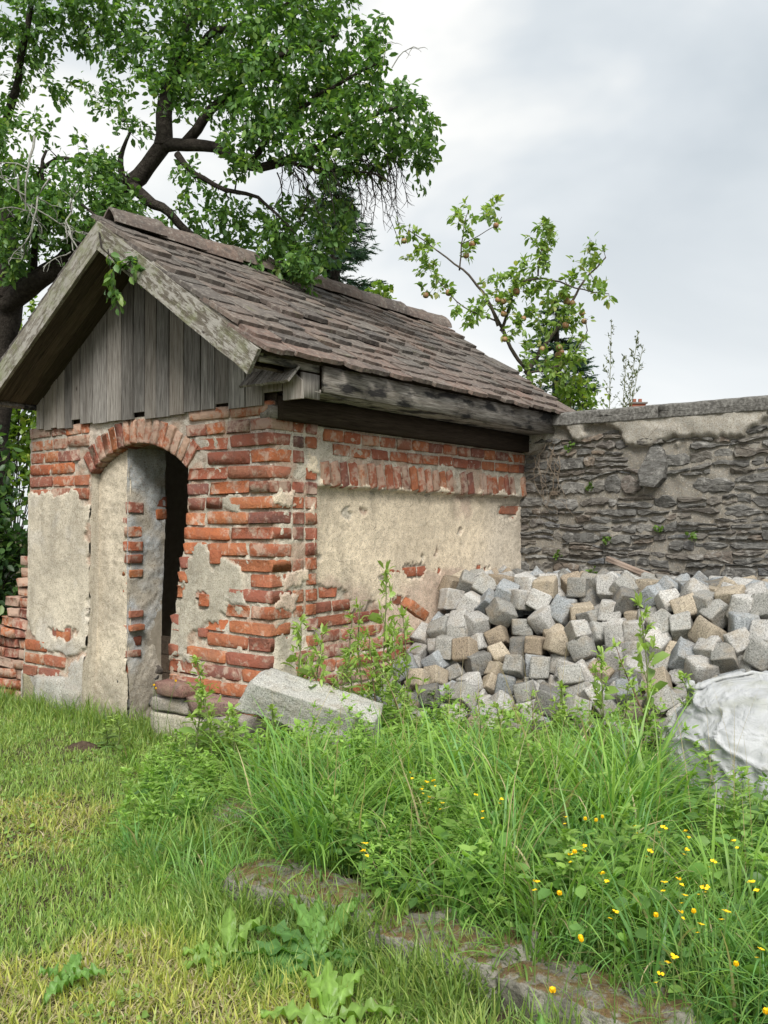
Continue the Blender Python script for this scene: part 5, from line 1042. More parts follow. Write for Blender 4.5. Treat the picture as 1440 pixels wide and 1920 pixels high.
def apple():
    th = tag(empty('apple_tree', (1.75, 10.6, 0)), 'young slender apple tree with curled light green leaves and reddish apples behind the roof', 'tree')
    sk = [([(1.75, 10.6, -.2), (1.72, 10.6, 1.5), A(985, 700, 10.6), A(940, 620, 10.5), A(915, 560, 10.5)], .045, .018), ([A(985, 700, 10.6), A(1030, 640, 10.5), A(1075, 560, 10.4), A(1110, 500, 10.4), A(1140, 475, 10.4)], .03, .008), ([A(940, 620, 10.5), A(960, 560, 10.4), A(1010, 515, 10.3), A(1080, 540, 10.2), A(1150, 545, 10.2)], .02, .005),
          ([A(935, 610, 10.5), A(910, 540, 10.4), A(862, 500, 10.4), A(800, 455, 10.4), A(765, 430, 10.4)], .02, .005), ([A(862, 505, 10.4), A(862, 460, 10.4), A(868, 420, 10.4), A(880, 385, 10.4)], .010, .004), ([A(1010, 515, 10.3), A(1020, 460, 10.3), A(1030, 420, 10.3)], .010, .004), ([A(865, 455, 10.4), A(900, 440, 10.4), A(935, 395, 10.4)], .006, .003), ([A(930, 600, 10.5), A(860, 570, 10.4), A(815, 520, 10.4)], .01, .004),
          ([A(985, 700, 10.6), A(1050, 690, 10.4), A(1090, 640, 10.3), A(1095, 600, 10.3)], .015, .005)]
    bl = [B(762, 440, 22, 10.4, .5), B(795, 480, 38, 10.4, 1), B(820, 530, 30, 10.4, .8), B(872, 395, 24, 10.4, .55), B(925, 400, 28, 10.4, .55), B(885, 455, 26, 10.4, .5), B(940, 550, 50, 10.4, 1.5), B(885, 580, 40, 10.4, 1.0), B(1025, 450, 36, 10.3, 1.1), B(1000, 510, 45, 10.3, 1.4), B(1070, 520, 45, 10.3, 1.4), B(1115, 475, 28, 10.4, .6), B(1130, 545, 28, 10.3, .6), B(1050, 590, 50, 10.3, 1.6), B(975, 610, 45, 10.4, 1.3), B(1080, 660, 34, 10.3, 1), B(1050, 700, 35, 10.3, .9), B(1000, 680, 40, 10.4, 1)]
    T, tips = grow('apple', sk, bl, 300, 8, droop=-.02, r0=.003, maxr=.008, step=.10); off = np.array((1.75, 10.6, 0)); T.V = [v-off for v in T.V]
    put('branches', T.mesh('branches'), mat_simple('young_bark', [(.06, .05, .04), (.13, .11, .09)], 30), th)
    (V, F), C = leafcloud(tips, 9, 4.0, (.055, .105), .5, [(.20, .31, .08), (.16, .26, .07), (.26, .37, .09), (.31, .41, .11), (.36, .38, .14)], .03, .12, .15); put('crown', mesh('crown', V-off, F, True, C), LEAF, th)
    m = M('ripening_apple', .45, .4); m.randvec(); m.base(m.ramp(m.noise(4, 3, .5), [(.38, (.26, .24, .08)), (.54, (.33, .17, .09)), (.72, (.34, .10, .07))])); V, F = rock((1, 1, .9), 6, 1, 0, 1, 0); V = V/np.linalg.norm(V, axis=1, keepdims=True)*.5; V[:, 2] -= .12*np.exp(-(V[:, 0]**2+V[:, 1]**2)/.02)*np.sign(V[:, 2]); am = mesh('apple', V, F, True); am.materials.append(m.m)
    spots = ((927, 409), (866, 462), (904, 462), (768, 453), (790, 552), (852, 537), (934, 551), (936, 600), (1022, 455), (1068, 550), (1086, 546), (1066, 556), (977, 583), (1034, 640), (1046, 655), (1060, 650), (945, 560), (1047, 533), (1078, 588), (1020, 650), (1055, 605), (906, 650), (970, 540), (975, 535), (1100, 580))
    import collections
    desc = {0: 'highest of all, on the tall central shoot', 1: 'left of a pair on the tall central shoot', 2: 'right of a pair on the tall central shoot', 3: 'on the far left upper twig', 4: 'low on the left just above the ridge tiles', 8: 'high on the right leader'}
    O_ = ['leftmost', 'second', 'third', 'fourth', 'fifth', 'sixth', 'seventh', 'eighth', 'ninth', 'tenth', 'eleventh', 'twelfth', 'thirteenth', 'fourteenth', 'fifteenth', 'sixteenth', 'seventeenth', 'eighteenth', 'nineteenth', 'twentieth']; rest = sorted([i for i in range(len(spots)) if i not in desc], key=lambda i: spots[i]); AP = {i: O_[k]+(' from the left' if k else ' of all') for k, i in enumerate(rest)}
    for i, (x, y) in enumerate(spots):
        p_ = np.array(A(x, y, 10.3)); q_ = min(tips, key=lambda t_: (t_[0][0]-p_[0])**2+(t_[0][2]-p_[2])**2+.05*(t_[0][1]-p_[1])**2)[0]
        o = put('apple', am, None, None, (q_[0]+rnd.uniform(-.02, .02), q_[1]-.02, q_[2]-.045), (0, 0, i), (.066+.007*(i % 3),)*3); tag(o, 'reddish green apple %s' % desc[i] if i in desc else 'reddish green apple in the right half of the young tree, '+AP[i], 'apple', 'apples on the young apple tree')
apple()
def spruce(name, lab, px, ytip, Y, H, Rb, seed):
    r = np.random.default_rng(seed); tip = at(px, ytip, Y); off = np.array((tip.x, Y, 0)); th = tag(empty(name, (tip.x, Y, 0)), lab, 'tree', 'dark conifers beyond the roof'); zt = tip.z; T = Tubes(); P = []; D = []; Ls = []; Bt = Tubes()
    T.add([(0, 0, zt-H), (0, 0, zt-H*.4), (0, 0, zt)], [.16, .09, .01], 8); z = zt-.15
    while z > zt-H:
        L = Rb*((zt-z)/H)**.8; k = 6
        for j in range(k):
            a = r.uniform(0, 6.28); l = L*r.uniform(.75, 1.15); ca, sa = math.cos(a), math.sin(a); u = np.linspace(0, 1, 7)
            pts = np.stack([ca*l*u, sa*l*u, z-.28*l*np.sin(u*2.2)+.10*l*u*u], 1); Bt.add(pts, np.linspace(.016, .003, 7), 4)
            m = int(l*26)+4; uu = r.uniform(.12, 1, m); pos = np.stack([ca*l*uu, sa*l*uu, z-.28*l*np.sin(uu*2.2)+.10*l*uu*uu], 1); sd = np.where(r.random(m) < .5, 1, -1)
            d = np.stack([ca*.75-sa*sd*.8, sa*.75+ca*sd*.8, r.normal(-.12, .22, m)], 1); P.append(pos); D.append(d); Ls.append((.16+.28*(1-uu)*l)*r.uniform(.7, 1.2, m))
        z -= .16+.05*r.random()
    put('trunk', T.mesh('trunk'), BARK, th); tag(put('branches', Bt.mesh('branches'), BARK, th), kind='stuff'); P = np.concatenate(P); D = np.concatenate(D); Ls = np.concatenate(Ls); D /= np.linalg.norm(D, axis=1, keepdims=True)
    # each side twig carries rows of needles
    PP = []; DD = []
    for f in np.linspace(.05, 1, 7):
        for sg in (-1, 1, 0):
            q = P+D*Ls[:, None]*f; s_ = np.cross(D, (0, 0, 1)); PP.append(q); DD.append(D*.8+s_*sg*.8+r.normal(0, .2, D.shape))
    PP = np.concatenate(PP); DD = np.concatenate(DD); n = len(PP); DD /= np.linalg.norm(DD, axis=1, keepdims=True); S_ = np.cross(DD, r.normal(0, 1, (n, 3))); S_ /= np.linalg.norm(S_, axis=1, keepdims=True)
    V = np.stack([PP-S_*.010, PP+S_*.010, PP+DD*.085], 1).reshape(-1, 3); F = np.arange(3*n).reshape(-1, 3); C = np.repeat(np.array([(.045, .088, .062)])*r.uniform(.7, 1.5, (n, 1)), 3, axis=0)
    put('needles', mesh('needles', V, F, False, C), LEAF, th)
spruce('spruce_tree', 'dark blue green conifer behind the plum tree, its boughs reaching right over the ridge', 628, 290, 17, 5.2, 1.75, 3)
spruce('spruce_tree', 'dark conifer behind the apple tree to the right of the shed roof', 1045, 548, 19, 4.2, 1.55, 4)
def bush(name, lab, cat, c, R_, n, L, cols, seed, group=None, stems=9, mat=LEAF):
    r = np.random.default_rng(seed); c = np.array(c); R_ = np.array(R_); b = np.array((c[0], c[1], max(0, c[2]-R_[2]-.3)*0)); th = tag(empty(name, tuple(b)), lab, cat, group)
    T = Tubes(); tips = []
    for i in range(n):
        v = r.normal(size=3); v /= np.linalg.norm(v); t = c+v*R_*r.random()**.4; k = 6; u = np.linspace(0, 1, k)[:, None]; st = b+np.array((r.normal(0, .12), r.normal(0, .12), 0)); P = st*(1-u)+t*u+np.array((0, 0, 1))*np.sin(u*math.pi)*.2
        if i < stems*6: T.add(P-b, np.linspace(.012, .003, k), 4)
        tips += [(P[-1], P[-1]-P[-2], 1)]+([(P[-2], P[-1]-P[-2], .8)] if k else [])
    tag(put('stems', T.mesh('stems'), BARK, th), kind='stuff'); (V, F), C = leafcloud(tips, seed, 4.5, L, .62, cols, .12, 0); put('foliage', mesh('foliage', V-b, F, True, C), mat, th)
DK = [(.045, .10, .034), (.035, .075, .03), (.07, .14, .04), (.12, .21, .055), (.16, .24, .07)]
YG = [(.14, .23, .035), (.10, .18, .03), (.20, .30, .045), (.25, .34, .06), (.30, .34, .07)]
def A2(px, py, Y): p = at(px, py, Y); return (p.x, p.y, p.z)
bush('elder_bush', 'dense dark green bush behind the ruined wall at the left end of the shed', 'bush', (-4.05, 8.55, 1.15), (.78, .5, 1.45), 620, (.06, .11), DK, 31)
bush('hazel_bush', 'bright yellow green bush far behind the plum trunk left of the gable', 'bush', (-5.3, 12.5, 3.3), (1.2, .8, 1.7), 420, (.09, .14), YG, 32)
bush('privet_bush', 'bright yellow green shoots just showing over the middle of the roof ridge', 'bush', A2(712, 560, 12), (.16, .3, .22), 26, (.08, .12), YG, 33, stems=2)
bush('privet_bush', 'yellow green leafy bush low behind the coping at the end of the roof', 'bush', A2(1090, 745, 10.5), (.30, .25, .22), 60, (.05, .09), YG, 34, stems=3)
bush('privet_bush', 'pale leafy shoots in front of the dark conifer at the end of the roof', 'bush', A2(1062, 700, 10.9), (.10, .2, .35), 16, (.05, .09), YG, 36, stems=3)
def mugwort(px, ytop, lean, seed, lab):
    r = np.random.default_rng(seed); Y = 9.7; t = np.array(at(px, ytop, Y)); b = np.array((t[0]-lean, Y, .0)); th = tag(empty('mugwort_plant', tuple(b)), lab, 'plant', 'mugwort stalks behind the wall'); T = Tubes(); n = 14; u = np.linspace(0, 1, n)[:, None]; P = b*(1-u)+t*u; P[:, 0] -= lean*.35*np.sin(u[:, 0]*math.pi)
    T.add(P-b, np.linspace(.010, .0025, n), 5, (.16, .17, .08)); tips = []
    for f in np.linspace(.62, .985, 26):
        i = f*(n-1); q = P[int(i)]*(1-(i-int(i)))+P[min(int(i)+1, n-1)]*(i-int(i)); l = .30*(1-f)*1.6+.03; a = r.uniform(0, 6.28); d = np.array((math.cos(a)*.7, math.sin(a)*.4, .9)); d /= np.linalg.norm(d); Q = np.array([q+d*l*v for v in np.linspace(0, 1, 5)]); T.add(Q-b, np.linspace(.003, .0015, 5), 3, (.15, .17, .08)); tips += [(x, d, 1) for x in Q[1:]]
    put('stem', T.mesh('stem'), STEM, th); (V, F), C = leafcloud(tips, seed, 1.6, (.022, .045), .35, [(.13, .16, .09), (.10, .14, .07), (.17, .19, .10), (.2, .2, .12), (.22, .2, .12)], .01, 0, -.3); put('foliage', mesh('foliage', V-b, F, True, C), LEAF, th)
mugwort(1148, 597, .05, 1, 'tallest thin mugwort stalk left of the others behind the wall coping'); mugwort(1198, 618, .22, 2, 'thin mugwort stalk leaning right behind the wall coping'); mugwort(1208, 645, .34, 3, 'rightmost and most slanting mugwort stalk behind the wall coping'); mugwort(1176, 665, .12, 4, 'short mugwort stalk in the middle of the others behind the wall coping')
# ================================================================== grass and weeds
def infrus(x, y, m=.35): return (np.abs(x) < y*.4235+m) & (y > 2.15)
def shedclear(x, y):
    dx, dy = x-CX, y-CY; t = dx*math.cos(RZ)+dy*math.sin(RZ); s = -dx*math.sin(RZ)+dy*math.cos(RZ); return t, s
KSTONES = [(-.29, 3.50, .24, .10), (.22, 3.08, .22, .10), (.62, 2.70, .20, .10), (-.22, 3.04, .12, .10), (-.16, 2.66, .07, .07)]
def free(x, y):
    t, s = shedclear(x, y); ok = ~((t > -.03) & (s > -.03)) & ~((t > 3.3)); 
    ok &= ~((t > np.interp(-s, [0, .74, 1.3, 2.0, 2.8, 4], [1.15, 1.15, 1.3, 1.1, .95, .8])) & (s < 0)); ok &= ~(((x-2.46)/.97)**2+((y-4.86)/.78)**2 < 1.0)
    a = math.radians(-24); bx_, by_ = x+.42, y-5.48; ok &= ~((np.abs(bx_*math.cos(a)+by_*math.sin(a)) < .5) & (np.abs(-bx_*math.sin(a)+by_*math.cos(a)) < .19))
    for (kx, ky, rx, ry) in KSTONES:
        a = math.radians(-36); u, v = (x-kx)*math.cos(a)+(y-ky)*math.sin(a), -(x-kx)*math.sin(a)+(y-ky)*math.cos(a); ok &= ~((u/rx)**2+(v/(ry*.8))**2 < .8)
    for (mx, my, rx, ry, h, s_) in MOUNDS: ok &= ~((((x-mx)/rx)**2+((y-my)/ry)**2 < .6) & (rng.random(np.shape(x)) < .86))
    return ok
GC = np.array([(.185, .29, .075), (.225, .33, .08), (.27, .36, .095), (.135, .23, .065), (.31, .38, .11)]); STRAW = np.array([(.50, .43, .25), (.58, .51, .33), (.40, .35, .20)])
def lawn():
    parts = []
    n = 330000; y = 2.2+5.6*rng.random(n)**1.25; x = rng.uniform(-1, 1, n)*(y*.4235+.35); b = bed(x, y); k = free(x, y) & infrus(x, y) & (b < .06); x, y, b = x[k], y[k], b[k]
    t, s = shedclear(x, y); wall = np.where(s > -.3, -t, 9); edge = np.maximum(1-sm(wall, .05, .55), 1-sm(-b, 0, .7)); clump = fbm(x, y, 0, 4, 3, 61); big = fbm(x, y, 0, 1.1, 3, 66)
    keep = rng.random(len(x)) < .30+.9*clump; x, y, edge, clump, big = x[keep], y[keep], edge[keep], clump[keep], big[keep]; n = len(x)
    dry = sm(big+.6*(clump-.5)+.10*(4-y)+.06-.45*edge, .42, .68); isd = rng.random(n) < .12+.55*dry
    P = np.stack([x, y, gz(x, y)-.005], 1); L = (.030+.045*clump)*(1+edge*1.8)*rng.uniform(.5, 1.6, n); L = np.where(isd, L*.8, L); W = rng.uniform(.003, .0085, n)*(1+.4*edge)
    c = GC[rng.choice(5, n, p=[.28, .26, .2, .14, .12])]*rng.uniform(.8, 1.25, (n, 1))*np.where(edge > .5, .92, 1.1)[:, None]; c = c*(1+np.array((.35, .10, .1))*dry[:, None]); c = np.where(isd[:, None], STRAW[rng.choice(3, n)]*rng.uniform(.7, 1.1, (n, 1)), c*(1-.0*dry[:, None])+dry[:, None]*np.array((.03, .01, .0)))
    near = y < 9
    parts.append(blades(P, rng.uniform(0, 6.28, n), np.abs(rng.normal(.35, .55, n))+isd*.6, L, W, 3, c, c*1.15, rng.uniform(.1, 1.7, n)))
    V, F, C = join(parts); tag(put('lawn_grass', mesh('lawn_grass', V, F, True, C), GRASS), kind='stuff'); return n
NL = lawn()
def tall():
    parts = []; r = rng
    # tussocks
    m = 1500; y = r.uniform(2.3, 7.0, m); x = r.uniform(-1, 1, m)*(y*.4235+.35); b = bed(x, y); k = free(x, y) & (b > .06); t, s = shedclear(x, y); k &= r.random(m) < np.where(s > -.25, .35, np.where(t > .75, .62, 1))
    x, y = x[k][:620], y[k][:620]
    # a few along the bed edge on the lawn side and by the wall
    m2 = 70; yy = r.uniform(3.5, 5.8, m2); xx = np.interp(yy, [3.7, 4.3, 5.0, 5.9], [-.55, -.85, -.95, -1.0])-np.abs(r.normal(0, .22, m2)); kk = free(xx, yy); x = np.concatenate([x, xx[kk]]); y = np.concatenate([y, yy[kk]]); nb = len(x)-kk.sum()
    per = r.integers(26, 58, len(x)); idx = np.repeat(np.arange(len(x)), per); n = len(idx); sz = r.uniform(.55, 1.15, len(x)); sz *= np.where(y < 3.6, .78, 1)*(1-.45*sm(y, 4.3, 5.4)); sz *= np.where((x > .28*y+.05) & (y > 3.2), .34, 1); wind = r.uniform(0, 6.28, len(x)); sz[int(nb):] *= .62
    tone = r.uniform(0, 1, len(x)); px = x[idx]+r.normal(0, .045, n)*sz[idx]; py = y[idx]+r.normal(0, .045, n)*sz[idx]; P = np.stack([px, py, gz(px, py)-.01], 1)
    L = .50*sz[idx]*r.uniform(.45, 1.15, n); W = r.uniform(.0065, .016, n)*np.clip(sz[idx], .7, 1.1); a = np.arctan2(py-y[idx]+.03*np.sin(wind[idx]), px-x[idx]+.03*np.cos(wind[idx]))+r.normal(0, .6, n)
    tn = tone[idx][:, None]; c = (np.array((.11, .25, .075))*(1-tn)+np.array((.23, .37, .07))*tn)*r.uniform(.8, 1.25, (n, 1)); old = r.random(n) < .045; c[old] = STRAW[0]*r.uniform(.6, 1.1, (old.sum(), 1))
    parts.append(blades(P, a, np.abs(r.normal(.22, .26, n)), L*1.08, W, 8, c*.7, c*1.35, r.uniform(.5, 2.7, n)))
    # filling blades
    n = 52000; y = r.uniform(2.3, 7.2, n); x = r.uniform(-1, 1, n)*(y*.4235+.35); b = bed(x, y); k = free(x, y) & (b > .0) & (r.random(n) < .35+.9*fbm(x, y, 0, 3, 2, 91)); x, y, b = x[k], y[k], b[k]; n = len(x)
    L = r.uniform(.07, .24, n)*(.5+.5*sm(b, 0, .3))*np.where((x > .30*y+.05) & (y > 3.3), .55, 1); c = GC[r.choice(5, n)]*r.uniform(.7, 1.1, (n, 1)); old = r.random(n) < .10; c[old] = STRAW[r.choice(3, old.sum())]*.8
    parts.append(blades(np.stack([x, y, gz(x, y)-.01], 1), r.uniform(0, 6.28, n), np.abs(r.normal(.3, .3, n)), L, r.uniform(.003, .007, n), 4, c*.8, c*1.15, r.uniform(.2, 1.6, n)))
    # bleached seed stalks
    n = 150; y = r.uniform(3.0, 6.0, n); x = r.uniform(-.3, 1, n)*(y*.4235); k = free(x, y) & (bed(x, y) > .1); x, y = x[k], y[k]; n = len(x); c = np.tile(np.array((.42, .34, .19)), (n, 1))
    parts.append(blades(np.stack([x, y, gz(x, y)], 1), r.uniform(0, 6.28, n), np.abs(r.normal(.1, .2, n)), r.uniform(.4, .85, n), np.full(n, .0035), 8, c, c, r.uniform(.1, .9, n)))
    V, F, C = join(parts); tag(put('tall_grass', mesh('tall_grass', V, F, True, C), GRASS), kind='stuff')
tall()
def groundleaves():
    r = rng; A_ = []
    def lay(n, cond, L, cols, zmax, flat, dens=None):
        y = r.uniform(2.3, 7.0, n); x = r.uniform(-1, 1, n)*(y*.4235+.3); b = bed(x, y); k = free(x, y) & cond(x, y, b); x, y = x[k], y[k]; n = len(x); P = np.stack([x, y, gz(x, y)+r.uniform(.005, zmax, n)], 1); a = r.uniform(0, 6.28, n); D = np.stack([np.cos(a), np.sin(a), r.normal(.1, .3, n)], 1); Nn = r.normal(0, flat, (n, 3)); Nn[:, 2] += 1; Ls = r.uniform(*L, n)
        V, F = leaf_arrays(P, D, Nn, Ls, Ls*r.uniform(.55, .95, n)); C = np.array(cols)[r.choice(len(cols), n)]*r.uniform(.75, 1.25, (n, 1)); A_.append((V, F, np.repeat(C, 8, axis=0)))
    lay(26000, lambda x, y, b: (b < 0) & (fbm(x, y, 0, 3.3, 3, 71) > .56), (.012, .030), [(.22, .36, .09), (.26, .40, .10), (.17, .29, .08)], .035, .4)
    lay(15000, lambda x, y, b: (b > .05) & (fbm(x, y, 0, 2.6, 3, 74) > .45), (.030, .060), [(.12, .24, .07), (.15, .29, .08), (.10, .20, .07), (.21, .34, .08)], .16, .55)
    lay(7000, lambda x, y, b: (b > .12) & (y < 4.2) & (fbm(x, y, 0, 2.0, 2, 78) > .42), (.035, .065), [(.15, .29, .075), (.20, .35, .085), (.12, .24, .06)], .24, .6)
    lay(6500, lambda x, y, b: (np.abs(b) < .5) & (y < 6.3) & (x < .1) & (y > 4.4), (.03, .055), [(.075, .16, .05), (.10, .20, .06)], .14, .55)
    V, F, C = join(A_); tag(put('ground_cover', mesh('ground_cover', V, F, True, C), LEAF), kind='stuff')
groundleaves()
# ---- upright leafy weeds
def make_weed(seed, h, kind):
    r = np.random.default_rng(seed); root = empty('leafy_weed', (0, 0, 0)); T = Tubes(); P = []; D = []; L = []; C = []; stems = 1 if kind == 'nettle' else 1
    lean = r.normal(0, .10, 2); n = 12; u = np.linspace(0, 1, n); pts = np.stack([lean[0]*u*h+.02*np.sin(u*5+seed), lean[1]*u*h, u*h], 1); T.add(pts, np.linspace(.0055, .002, n), 5, (.13, .15, .06) if kind != 'red' else (.15, .09, .06))
    k = int(h/.030); phi = r.uniform(0, 6.28)
    for i in range(1, k+1):
        f = i/k; q = np.array((lean[0]*f*h+.02*math.sin(f*5+seed), lean[1]*f*h, f*h)); phi += 1.57+r.normal(0, .25)
        for s_ in (0, math.pi):
            a = phi+s_; el = r.uniform(-.25, .45)+.5*f; l = (.095 if f < .75 else .06)*(1-.3*f)*r.uniform(.7, 1.2)*(1 if f > .15 else .7); d = np.array((math.cos(a), math.sin(a), el)); P.append(q+d*.012); D.append(d); L.append(l); g = np.array((.13, .25, .07))*(1-f)+np.array((.30, .42, .11))*f; C.append(g*r.uniform(.8, 1.2))
        if f > .2 and r.random() < .8:      # side shoot
            a = phi+r.uniform(0, 6); l0 = .16*(1.1-f)*r.uniform(.6, 1.3); d = np.array((math.cos(a)*.8, math.sin(a)*.8, .8)); d /= np.linalg.norm(d); Q = np.array([q+d*l0*v for v in np.linspace(0, 1, 4)]); T.add(Q, np.linspace(.0025, .001, 4), 3, (.14, .18, .06))
            for v in Q[1:]:
                for _ in range(4): dd = d+r.normal(0, .7, 3); P.append(v); D.append(dd); L.append(r.uniform(.018, .04)); C.append(np.array((.30, .42, .11))*r.uniform(.8, 1.3))
    P, D, L, C = map(np.array, (P, D, L, C)); Nn = r.normal(0, .35, (len(P), 3)); Nn[:, 2] += 1; put('stem', T.mesh('stem'), STEM, root)
    lf = put('leaves', leaves('leaves', P, D, Nn, L, L*(.46 if kind == 'nettle' else .36), C, curl=.25), LEAF, root); return root
def copy_tree(o, parent=None):
    c = o.copy(); COL.objects.link(c); c.parent = parent
    for ch in [k for k in o.children]: copy_tree(ch, c)
    return c
PW = [make_weed(i, h, k) for i, (h, k) in enumerate(((.42, 'nettle'), (.55, 'goosefoot'), (.34, 'nettle'), (.62, 'red'), (.48, 'goosefoot'), (.38, 'nettle')))]
used = [False]*len(PW)
# px, py of the top; depth; what it stands by
WS = [(720, 1075, 5.9, 'tallest green weed against the plaster of the side wall'), (660, 1150, 5.7, 'bushy weed before the exposed brick foot of the side wall'), (600, 1190, 5.6, 'weed growing behind the granite block near the shed corner'), (700, 1200, 5.6, 'leafy weed between the granite block and the heap'), (745, 1190, 5.7, 'weed touching the left end of the sett heap'), (640, 1230, 5.5, 'low bushy weed right behind the granite block'), (560, 1170, 5.75, 'slender weed at the brick corner pier'), (680, 1130, 5.9, 'second tall weed against the side wall'), (765, 1160, 5.85, 'slim weed rising in front of the leftmost setts'), (610, 1240, 5.45, 'short weed at the upper edge of the granite block'),
      (380, 1240, 5.5, 'yellow tipped weed standing alone before the right pier of the front wall'), (405, 1290, 5.35, 'leafy weed left of the granite block'), (440, 1330, 5.2, 'nettle at the left foot of the granite block'), (480, 1350, 5.0, 'nettle in front of the granite block'), (520, 1330, 5.0, 'second nettle in front of the granite block'), (570, 1370, 4.9, 'low weed below the right half of the granite block'), (350, 1380, 5.3, 'low weed by the foundation stones right of the door'), (225, 1340, 6.0, 'dark low nettle on the soil left of the doorway'), (200, 1350, 6.1, 'second dark nettle left of the doorway'),
      (905, 1300, 5.2, 'yellow green weed before the left half of the heap'), (935, 1330, 5.1, 'short weed before the left half of the heap'), (1010, 1290, 5.1, 'weed with feathery top before the middle of the heap'), (1020, 1360, 4.9, 'low weed at the foot of the heap'), (1080, 1330, 4.95, 'bushy weed before the heap foot'), (1130, 1230, 5.1, 'tall weed in the middle of the heap front'), (1160, 1280, 5.0, 'leaning weed before the middle setts'), (1205, 1140, 5.3, 'tall thin weed reaching to the upper setts'), (1240, 1220, 5.1, 'weed among the right hand setts'), (1290, 1270, 5.0, 'weed left of the tarpaulin top'), (1110, 1390, 4.8, 'reddish stemmed weed in the grass below the heap'), (1180, 1370, 4.8, 'weed where heap and grass meet, left of the tarpaulin'),
      (1370, 1480, 4.1, 'pale green weed in front of the tarpaulin'), (890, 1590, 3.7, 'broad leaved weed above the middle edging stone'), (960, 1600, 3.6, 'dark leafy weed above the rust brown stone'), (800, 1600, 3.8, 'weed between the two farther edging stones'), (915, 1700, 3.1, 'small yellowing weed right of the rust brown stone'), (840, 1330, 5.3, 'feathery weed just left of the heap foot'), (870, 1370, 5.1, 'short weed below the heap left part'), (1060, 1290, 5.1, 'slender weed beside the feathery one at mid heap'), (780, 1250, 5.5, 'weed half covering the leftmost setts'), (1340, 1600, 3.6, 'dark leaved weed below the hem of the tarpaulin'), (1420, 1560, 3.9, 'weed at the right edge under the tarpaulin hem')]
for i, (px, py, Y, lab) in enumerate(WS):
    top = at(px, py, Y); g = gz1(top.x, top.y); h = max(top.z-g, .15); k = i % len(PW); src = PW[k]
    o = src if not used[k] else copy_tree(src)
    used[k] = True; hh = (.42, .55, .34, .62, .48, .38)[k]; s_ = h/hh; o.location = (top.x, top.y, g); o.rotation_euler = (0, 0, rnd.uniform(0, 6.28)); w = min(max(s_, .9), 1.3); o.scale = (w, w, s_)
    tag(o, lab, 'weed', 'leafy weeds along the walls and the heap')
# low leafy undergrowth: short nettles and bedstraw no one could count
def undergrowth():
    r = np.random.default_rng(91); VV = []; FF = []; CC = []; n0 = 0; cnt = 0
    src = [[c for c in root.children if c.name.startswith('leaves')][0].data for root in PW]
    data = []
    for me in src:
        v = np.zeros(len(me.vertices)*3, np.float32); me.vertices.foreach_get('co', v); f = np.zeros(len(me.loops), np.int32); me.loops.foreach_get('vertex_index', f)
        c = np.zeros(len(me.vertices)*4, np.float32); me.color_attributes['col'].data.foreach_get('color', c); data.append((v.reshape(-1, 3), f.reshape(-1, 3), c.reshape(-1, 4)[:, :3]))
    while cnt < 690:
        y = r.uniform(2.5, 6.6) if cnt < 330 else (r.uniform(4.3, 6.4) if cnt < 640 else r.uniform(2.9, 4.4)); x = r.uniform(-1, 1)*(y*.4235+.2) if cnt < 330 else (r.uniform(-.4, 1.7) if cnt < 480 else r.uniform(-1.5, .3) if cnt < 640 else r.uniform(-.5, 1.9)); b = float(bed(x, y)); cl = float(fbm(x, y, 0, 1.7, 2, 55))
        if not free(np.array([x]), np.array([y]))[0] or not (b > .10 or (abs(b) < .6 and y > 4.3 and x < .3)) or (cl < .44 and cnt < 330) or (x > .27*y and 3.3 < y < 4.7 and r.random() < .75): continue
        v, f, c = data[r.integers(len(data))]; a = r.uniform(0, 6.28); s_ = (r.uniform(.45, .75) if cnt < 330 else r.uniform(.5, 1.0))*(.75 if b < .1 else 1); M2 = np.array(((math.cos(a), -math.sin(a), 0), (math.sin(a), math.cos(a), 0), (0, 0, 1)))
        w = v@M2.T*np.array((s_*1.25, s_*1.25, s_*.85))+np.array((x, y, gz1(x, y)-.03)); VV.append(w); FF.append(f+n0); n0 += len(w); k = r.uniform(.8, 1.2); CC.append(c*k*np.array((.9, 1, .9))); cnt += 1
    tag(put('undergrowth', mesh('undergrowth', np.concatenate(VV), np.concatenate(FF), True, np.concatenate(CC)), LEAF), kind='stuff')
undergrowth()
# ---- yellow flowers
FLM = M('yellow_petal', .5, .2); FLM.base((.85, .56, .012)); FLM = FLM.m
def make_flower(seed, kind):
    r = np.random.default_rng(seed); root = empty('yellow_flower', (0, 0, 0)); T = Tubes(); h = 1.0; l = r.normal(0, .10, 2)
    u = np.linspace(0, 1, 8); pts = np.stack([l[0]*u*u*.3, l[1]*u*u*.3, u*.35], 1); T.add(pts, np.linspace(.0018, .0012, 8), 4, (.12, .19, .05)); put('stem', T.mesh('stem'), STEM, root); top = pts[-1]
    if kind == 0:
        n = 4; a = np.arange(n)*2*math.pi/n+r.random(); D = np.stack([np.cos(a), np.sin(a), r.uniform(.1, .9, n)], 1); V, F = leaf_arrays(np.tile(top, (n, 1)), D, r.normal(0, .5, (n, 3))+np.array((0, 0, 1.)), np.full(n, .0115), np.full(n, .009), curl=.1)
        V2, F2 = leaf_arrays(np.tile(top-np.array((.012, 0, .02)), (n, 1)), D[:, [1, 0, 2]], np.tile((0, .4, 1.), (n, 1)), np.full(n, .008), np.full(n, .007)); me = mesh('petals', np.concatenate([V, V2]), np.concatenate([F, F2+len(V)]), True)
    else:
        n = 6; a = np.arange(n)*2*math.pi/n; D = np.stack([np.cos(a)*.75, np.sin(a)*.75, np.full(n, .9)], 1); Nn = np.stack([-np.cos(a), -np.sin(a), np.full(n, .8)], 1); V, F = leaf_arrays(np.tile(top, (n, 1)), D, Nn, np.full(n, .014), np.full(n, .014), curl=-.3); me = mesh('petals', V, F, True)
    put('petals', me, FLM, root); return root, top
